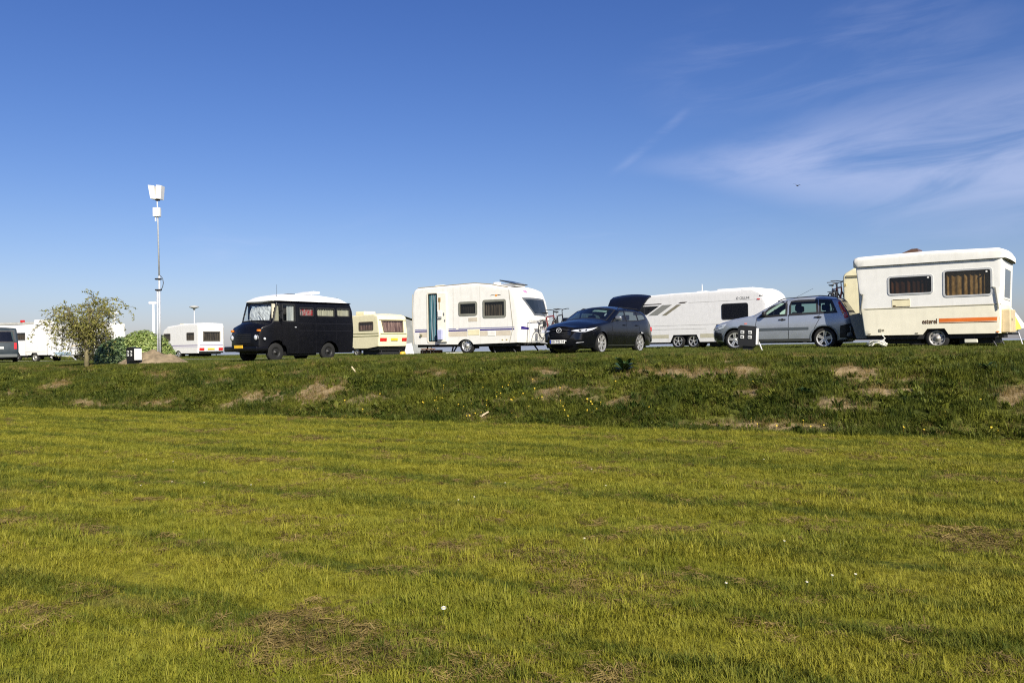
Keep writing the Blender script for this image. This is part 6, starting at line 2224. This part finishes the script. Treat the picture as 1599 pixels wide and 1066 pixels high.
# ------------------------------------------------------------------ electricity hook-up boxes
def hookup(label, c, rotz, z, k=1.0, tilt=0.0):
    T = thing('hookup_box', label, 'electric box', (c[0], c[1], rotz, z), 'camping electricity boxes')
    T.rotation_euler[1] = tilt
    bk = mat('hookup_black', (0.012, 0.012, 0.012), 0.45)
    MB().prism([(-0.22 * k, 0.16), (0.22 * k, 0.16), (0.24 * k, 0.66), (0.20 * k, 0.70), (-0.17 * k, 0.72), (-0.24 * k, 0.66)], -0.17, 0.17).build('housing', bk, T)
    MB().box(-0.10, 0.16, -0.10, 0.10, -0.05, 0.17).build('post', bk, T)
    for x in (-0.115 * k, 0.085 * k):
        for zz in (0.40, 0.53):
            so = MB().box(x - 0.05, x + 0.05, -0.20, -0.17, zz - 0.045, zz + 0.045, 0.01).build('socket', mat('socket_white', (0.55, 0.56, 0.54), 0.5), T)
            MB().box(x - 0.03, x + 0.03, -0.208, -0.199, zz - 0.012, zz + 0.012).build('socket_slot', M_DARKMETAL, so)
    MB().box(0.24 * k, 0.26 * k + 0.015, -0.16, 0.16, 0.20, 0.65, 0.01).build('side_panel', mat('white_panel', (0.74, 0.75, 0.74), 0.5), T)
    return T


hookup('black electricity box with four white sockets standing before the silver-blue car', (6.40, 22.7), 24, gz(6.40, 22.7), 1.0, R(3))
hookup('black electricity box with a white side panel in front of the dark shrub', (-14.95, 32.9), 30, gz(-14.85, 32.9), 1.0)
tag(MB().tube([(6.74, 22.4, 1.34), (6.66, 22.45, 1.60)], 0.016, 6).build('marker_peg', M_WHITE, None), 'thin white peg leaning beside the hook-up box near the silver-blue car', 'peg')


# ------------------------------------------------------------------ folded parasol by the folding caravan
def parasol():
    T = thing('parasol', 'orange, turquoise, white and yellow parasol leaning at the end of the folding caravan', 'parasol', (13.30, 22.40, 0, gz(13.4, 22.3)))
    apex, foot = Vector((0.10, 0.0, 1.06)), Vector((0.42, -0.05, 0.0))
    ax = (foot - apex).normalized()
    e1 = ax.orthogonal().normalized()
    e2 = ax.cross(e1)
    MB().tube([apex - ax * 0.05, foot], 0.016, 8).build('pole', mat('lilac_white_pole', (0.70, 0.70, 0.76), 0.4), T)
    cols = [mat('orange_gore', (0.75, 0.16, 0.03), 0.7), mat('turquoise_gore', (0.10, 0.40, 0.45), 0.8), mat('white_gore', (0.78, 0.77, 0.70), 0.7), mat('yellow_gore', (0.78, 0.66, 0.10), 0.7)]
    for k in range(8):
        v, f = [], []
        for j in range(5):
            q = j / 4
            for i in range(4):
                a = 2 * math.pi * (k + i / 3) / 8
                rad = (0.03 + 0.19 * q ** 0.8) * (1 - 0.10 * math.sin(math.pi * i / 3))
                v.append(apex + ax * (0.62 * q) + (e1 * math.cos(a) + e2 * math.sin(a)) * rad)
        for j in range(4):
            for i in range(3):
                a = j * 4 + i
                f.append((a, a + 1, a + 5, a + 4))
        MB().add(v, f).build('gore', cols[k % 4], T, True)


parasol()


# ------------------------------------------------------------------ white coiled hose under the folding caravan
EP = (9.5, 22.6, 37, 1.385)
pts = [loc2w(EP, q) for q in ((0.52, 0.05, 0.44), (0.53, -0.02, 0.34), (0.60, -0.04, 0.27), (0.52, -0.05, 0.20), (0.40, -0.05, 0.20), (0.52, -0.06, 0.17), (0.62, -0.08, 0.08), (0.55, -0.12, 0.03))]
mb = MB().tube(pts, 0.014, 6)
r_ = random.Random(5)
coil = []
for k in range(70):
    a = k * 0.55
    rad = 0.20 - 0.05 * math.sin(k * 0.31)
    coil.append(loc2w(EP, (0.42 + rad * math.cos(a) * 1.1, -0.22 + rad * 0.6 * math.sin(a), 0.05 + 0.035 * (1 + math.sin(k * 0.37)) + (0.09 if abs(math.cos(a)) < 0.6 else 0.02))))
mb.tube(coil, 0.014, 6)
tag(mb.build('water_hose', mat('white_hose', (0.72, 0.71, 0.62), 0.5), None, True), 'white water hose hanging and coiled on the grass under the folding caravan', 'hose')

# doorstep, crate and boards below the open door
DP = HP
T_ = thing('folding_step', 'brown folding step under the open caravan door', 'step', (*loc2w(DP, (0.95, -0.25, 0))[:2], 31, gz(*loc2w(DP, (0.95, -0.25, 0))[:2])))
MB().box(-0.24, 0.24, -0.15, 0.15, 0.22, 0.26, 0.01).build('tread', mat('red_brown_board', (0.20, 0.085, 0.045), 0.7), T_)
for x in (-0.2, 0.2):
    for y in (-0.12, 0.12):
        MB().tube([(x, y, 0.0), (x * 0.9, y * 0.8, 0.23)], 0.014, 6).build('leg', M_DARKMETAL, T_)
p = loc2w(DP, (0.35, 0.9, 0))
tag(MB().box(p[0] - 0.5, p[0] + 0.35, p[1] - 0.2, p[1] + 0.2, gz(p[0], p[1]) - 0.01, gz(p[0], p[1]) + 0.22, 0.02).build('wooden_crate', mat('rust_board', (0.24, 0.11, 0.055), 0.8, var=0.3), None), 'rust-brown wooden crate under the striped caravan behind its step', 'crate')
p = loc2w(DP, (2.0, -0.3, 0))
v_ = MB()
for k in range(3):
    v_.box(p[0] - 0.30 + k * 0.16, p[0] + 0.05 + k * 0.22, p[1] - 0.12 - k * 0.03, p[1] + 0.05 - k * 0.02, gz(p[0], p[1]) + 0.03 + k * 0.012, gz(p[0], p[1]) + 0.05 + k * 0.018, 0.006)
tag(v_.build('white_mat', mat('off_white_mat', (0.66, 0.65, 0.58), 0.8), None), 'crumpled off-white mat on the grass by the caravan wheel', 'mat')
p = (-6.35, 48.3)
tag(MB().lathe([(0.001, 0.0), (0.16, 0.02), (0.19, 0.12), (0.16, 0.24), (0.06, 0.28), (0.001, 0.28)], (p[0], p[1], gz(*p)), 'z', 16).build('yellow_tub', mat('yellow_plastic', (0.70, 0.42, 0.04), 0.45), None, True), 'small yellow tub under the tail of the pale yellow caravan', 'tub')


# ------------------------------------------------------------------ lamp post and wind turbines
T_ = thing('street_lamp', 'slim lamp post with saucer-shaped head behind the far white caravan', 'street lamp', (-27.45, 72.0, 0, gz(-27.45, 72)))
MB().tube([(0, 0, -0.1), (0, 0, 4.25)], [0.07, 0.04], 10).build('pole', M_STEEL, T_, True)
MB().lathe([(0.05, 4.05), (0.12, 4.20), (0.40, 4.30), (0.42, 4.34), (0.30, 4.42), (0.001, 4.46)], (0, 0, 0), 'z', 24).build('lamp_head', mat('lamp_grey', (0.42, 0.42, 0.40), 0.5), T_, True)


def turbine(label, x, y, hub, yaw, roll):
    T = thing('wind_turbine', label, 'wind turbine', (x, y, 0, -1.0), 'wind turbines on the horizon')
    wm_ = mat('turbine_white', (0.74, 0.75, 0.76), 0.5)
    MB().tube([(0, 0, 0), (0, 0, hub)], [2.6, 1.5], 20).build('tower', wm_, T, True)
    nr = MB().box(-7.5, 4.5, -1.9, 1.9, hub - 0.8, hub + 3.0, 1.0).build('nacelle', wm_, T, True)
    nr.rotation_euler = (0, 0, yaw)
    d = Vector((math.cos(yaw), math.sin(yaw), 0))
    hc = d * 6 + Vector((0, 0, hub + 1.1))
    side = Vector((-d.y, d.x, 0))
    MB().lathe([(1.6, -1.6), (1.6, 0.4), (1.0, 1.6), (0.001, 2.0)], (6, 0, hub + 1.1), 'x', 16).build('hub', wm_, nr, True)
    for k in range(3):
        a = roll + 2 * math.pi * k / 3
        u = Vector((0, 0, 1)) * math.cos(a) + side * math.sin(a)
        w = d.cross(u)
        v, f = [], []
        for j in range(8):
            q = j / 7
            ch = (0.7 + 1.6 * q * 5 if q < 0.18 else 2.3 * (1 - (q - 0.18) / 0.9))
            p0 = hc + u * (1.2 + 34 * q)
            v += [p0 - w * ch * 0.4, p0 + d * 0.25 * (1 - q), p0 + w * ch * 0.6, p0 - d * 0.25 * (1 - q)]
        for j in range(7):
            for i in range(4):
                f.append((j * 4 + i, j * 4 + (i + 1) % 4, j * 4 + 4 + (i + 1) % 4, j * 4 + 4 + i))
        MB().add(v, f).build('blade', wm_, T)


turbine('white wind turbine just left of the antenna mast', -598, 1390, 82, R(31), math.pi - 0.10)
turbine('white wind turbine half hidden behind the willow crown', -763, 1600, 76, R(38), math.pi - 0.5)


# ------------------------------------------------------------------ bank plants, sticks, flowers
def dock(label, c, k, seed, n=16):
    r = random.Random(seed)
    T = thing('dock_plant', label, 'plant', (c[0], c[1], 0, gz(*c)), 'dark dock plants on the bank')
    m = leafmat('dock_leaf', (0.012, 0.035, 0.010), (0.045, 0.085, 0.022), 0.4, 0.12)
    for i in range(n):
        a = 2 * math.pi * i / n + r.uniform(-.3, .3)
        L = k * r.uniform(0.22, 0.38)
        up = r.uniform(0.25, 1.0)
        v, f = [], []
        for j in range(6):
            q = j / 5
            rad = L * q * (1.1 - 0.45 * up)
            z = L * up * math.sin(q * 2.0) * 0.8 + 0.02
            wv = 0.055 * k * math.sin(math.pi * min(1, q * 0.92 + 0.06)) + 0.004
            cx_, cy_ = rad * math.cos(a), rad * math.sin(a)
            v += [(cx_ - math.sin(a) * wv, cy_ + math.cos(a) * wv, z + 0.012), (cx_, cy_, z), (cx_ + math.sin(a) * wv, cy_ - math.cos(a) * wv, z + 0.012)]
        for j in range(5):
            for i2 in (0, 1):
                q = j * 3 + i2
                f.append((q, q + 1, q + 4, q + 3))
        MB().add(v, f).build('leaf', m, T, True)


dock('large dark-leaved dock plant below the black estate car', (2.51, 18.7), 1.15, 1, 20)
dock('dark round dock plant on the bank below the right end of the folding caravan', (8.88, 15.6), 0.62, 2, 14)
dock('low broad dock plant half way down the bank, right of centre', (5.55, 15.75), 0.7, 3, 14)

for nm, lb, c, d, L in (('wooden_stake', 'pale wooden stake lying at the foot of the bank', (-0.80, 17.66), (0.85, -0.1, 0.55), 0.34), ('wooden_stake', 'short pale stick poking out of the upper bank left of centre', (-4.15, 22.2), (-0.5, 0.0, 0.8), 0.26)):
    a = Vector((c[0], c[1], gz(*c) - 0.02))
    b = a + Vector(d).normalized() * L
    tag(MB().tube([a, a.lerp(b, 0.5) + Vector((0, 0, 0.01)), b], [0.022, 0.022, 0.016], 6).build(nm, mat('pale_wood', (0.62, 0.50, 0.32), 0.8), None), lb, 'stick')


def flowers(name, label, spots, m, size, seed, stem=0.1, lift=0.0):
    r = random.Random(seed)
    v, f = [], []
    for (x, y) in spots:
        z = gz(x, y) + stem * r.uniform(0.7, 1.3)
        n = Vector((r.uniform(-.4, .4), -0.8, 0.8)).normalized()
        a = n.orthogonal().normalized()
        b = n.cross(a)
        o = len(v)
        s = size * r.uniform(0.7, 1.3)
        v.append(Vector((x, y, z)) + n * s * 0.3)
        for k in range(7):
            v.append(Vector((x, y, z)) + (a * math.cos(k * 0.898) + b * math.sin(k * 0.898)) * s)
        f += [(o, o + 1 + k, o + 1 + (k + 1) % 7) for k in range(7)]
        f.append(tuple(o + 7 - k for k in range(7)))
        q = len(v)
        v += [(x - 0.003, y, z - stem * 1.2), (x + 0.003, y, z - stem * 1.2), (x, y, z)]
        f.append((q, q + 1, q + 2))
    o = MB().add(v, f).build(name, m, None)
    o['kind'] = 'stuff'
    o['label'] = label
    o['category'] = 'flowers'


r_ = random.Random(77)
sp = []
for (ct, cs, st_, ss, n) in ((-1.1, 0.55, 0.75, 0.35, 34), (-0.9, 1.6, 0.5, 0.3, 9), (1.35, 0.45, 0.55, 0.25, 15), (-3.0, 0.6, 1.2, 0.4, 6), (4.5, 0.7, 3.0, 0.6, 10), (7.6, 0.5, 1.4, 0.5, 10)):
    for _ in range(n):
        sp.append(xy(r_.gauss(ct, st_), max(0.1, r_.gauss(cs, ss))))
flowers('yellow_flowers', 'small yellow flowers scattered low on the bank', sp, mat('yellow_petal', (0.60, 0.42, 0.02), 0.6), 0.015, 4, 0.09)

DAISY = [(-0.42, 4.85), (-4.3, 9.6), (-4.0, 9.75), (-3.55, 9.55), (-2.95, 9.35), (-6.0, 8.9), (-6.35, 9.05), (-0.55, 8.2), (-0.4, 8.35), (1.0, 9.1), (0.55, 6.6), (1.35, 5.35), (2.05, 6.35), (2.05, 5.4), (2.2, 5.4), (1.85, 5.3), (3.3, 11.0), (0.95, 10.2), (-0.1, 9.3), (-5.2, 11.8), (-4.7, 11.5), (5.9, 11.6)]
for i, (x, y) in enumerate(DAISY):
    big = i == 0
    T_ = thing('daisy', 'larger white daisy in the near grass below the image centre' if big else 'tiny white daisy in the mown field', 'daisy', (x, y, 0, gz(x, y)), 'daisies in the mown field')
    pv, pf = [], []
    s, h = (0.016 if big else 0.009), 0.085
    for k in range(14):
        a = k * 2 * math.pi / 14
        o = len(pv)
        pv += [(s * 0.25 * math.cos(a), s * 0.25 * math.sin(a) - 0.006, h), (s * math.cos(a - 0.2), s * math.sin(a - 0.2) * 0.85 - 0.006, h + s * 0.35 * math.sin(a)), (s * math.cos(a + 0.2), s * math.sin(a + 0.2) * 0.85 - 0.006, h + s * 0.35 * math.sin(a))]
        pf.append((o, o + 1, o + 2))
    MB().add(pv, pf).build('petals', mat('daisy_white', (0.85, 0.84, 0.80), 0.6), T_)
    MB().lathe([(0.001, h + 0.004), (s * 0.35, h + 0.002), (s * 0.35, h - 0.003)], (0, -0.006, 0), 'z', 8).build('eye', MATS['yellow_petal'], T_)
    MB().tube([(0, 0, -0.01), (0, -0.006, h)], 0.0015, 4).build('stem', mat('stem_green', (0.06, 0.10, 0.02), 0.7), T_)

# a bird high in the sky
bd = MB().tube([(-0.16, 0, 0), (-0.06, 0, 0.02), (0.08, 0, 0.015), (0.20, 0, 0)], [0.01, 0.05, 0.045, 0.008], 7)
for s in (-1, 1):
    bd.add([(0.05, s * 0.03, 0.02), (-0.05, s * 0.03, 0.02), (-0.10, s * 0.22, 0.12), (0.02, s * 0.24, 0.12), (-0.14, s * 0.46, 0.06)], [(0, 1, 2, 3), (3, 2, 4)])
B_ = tag(bd.build('bird', mat('bird_dark', (0.03, 0.03, 0.035), 0.8), None), 'tiny dark bird flying high in the sky at the right', 'bird')
B_.location = (24.2, 70.0, 14.7)
B_.rotation_euler = (0.3, 0, 0.7)
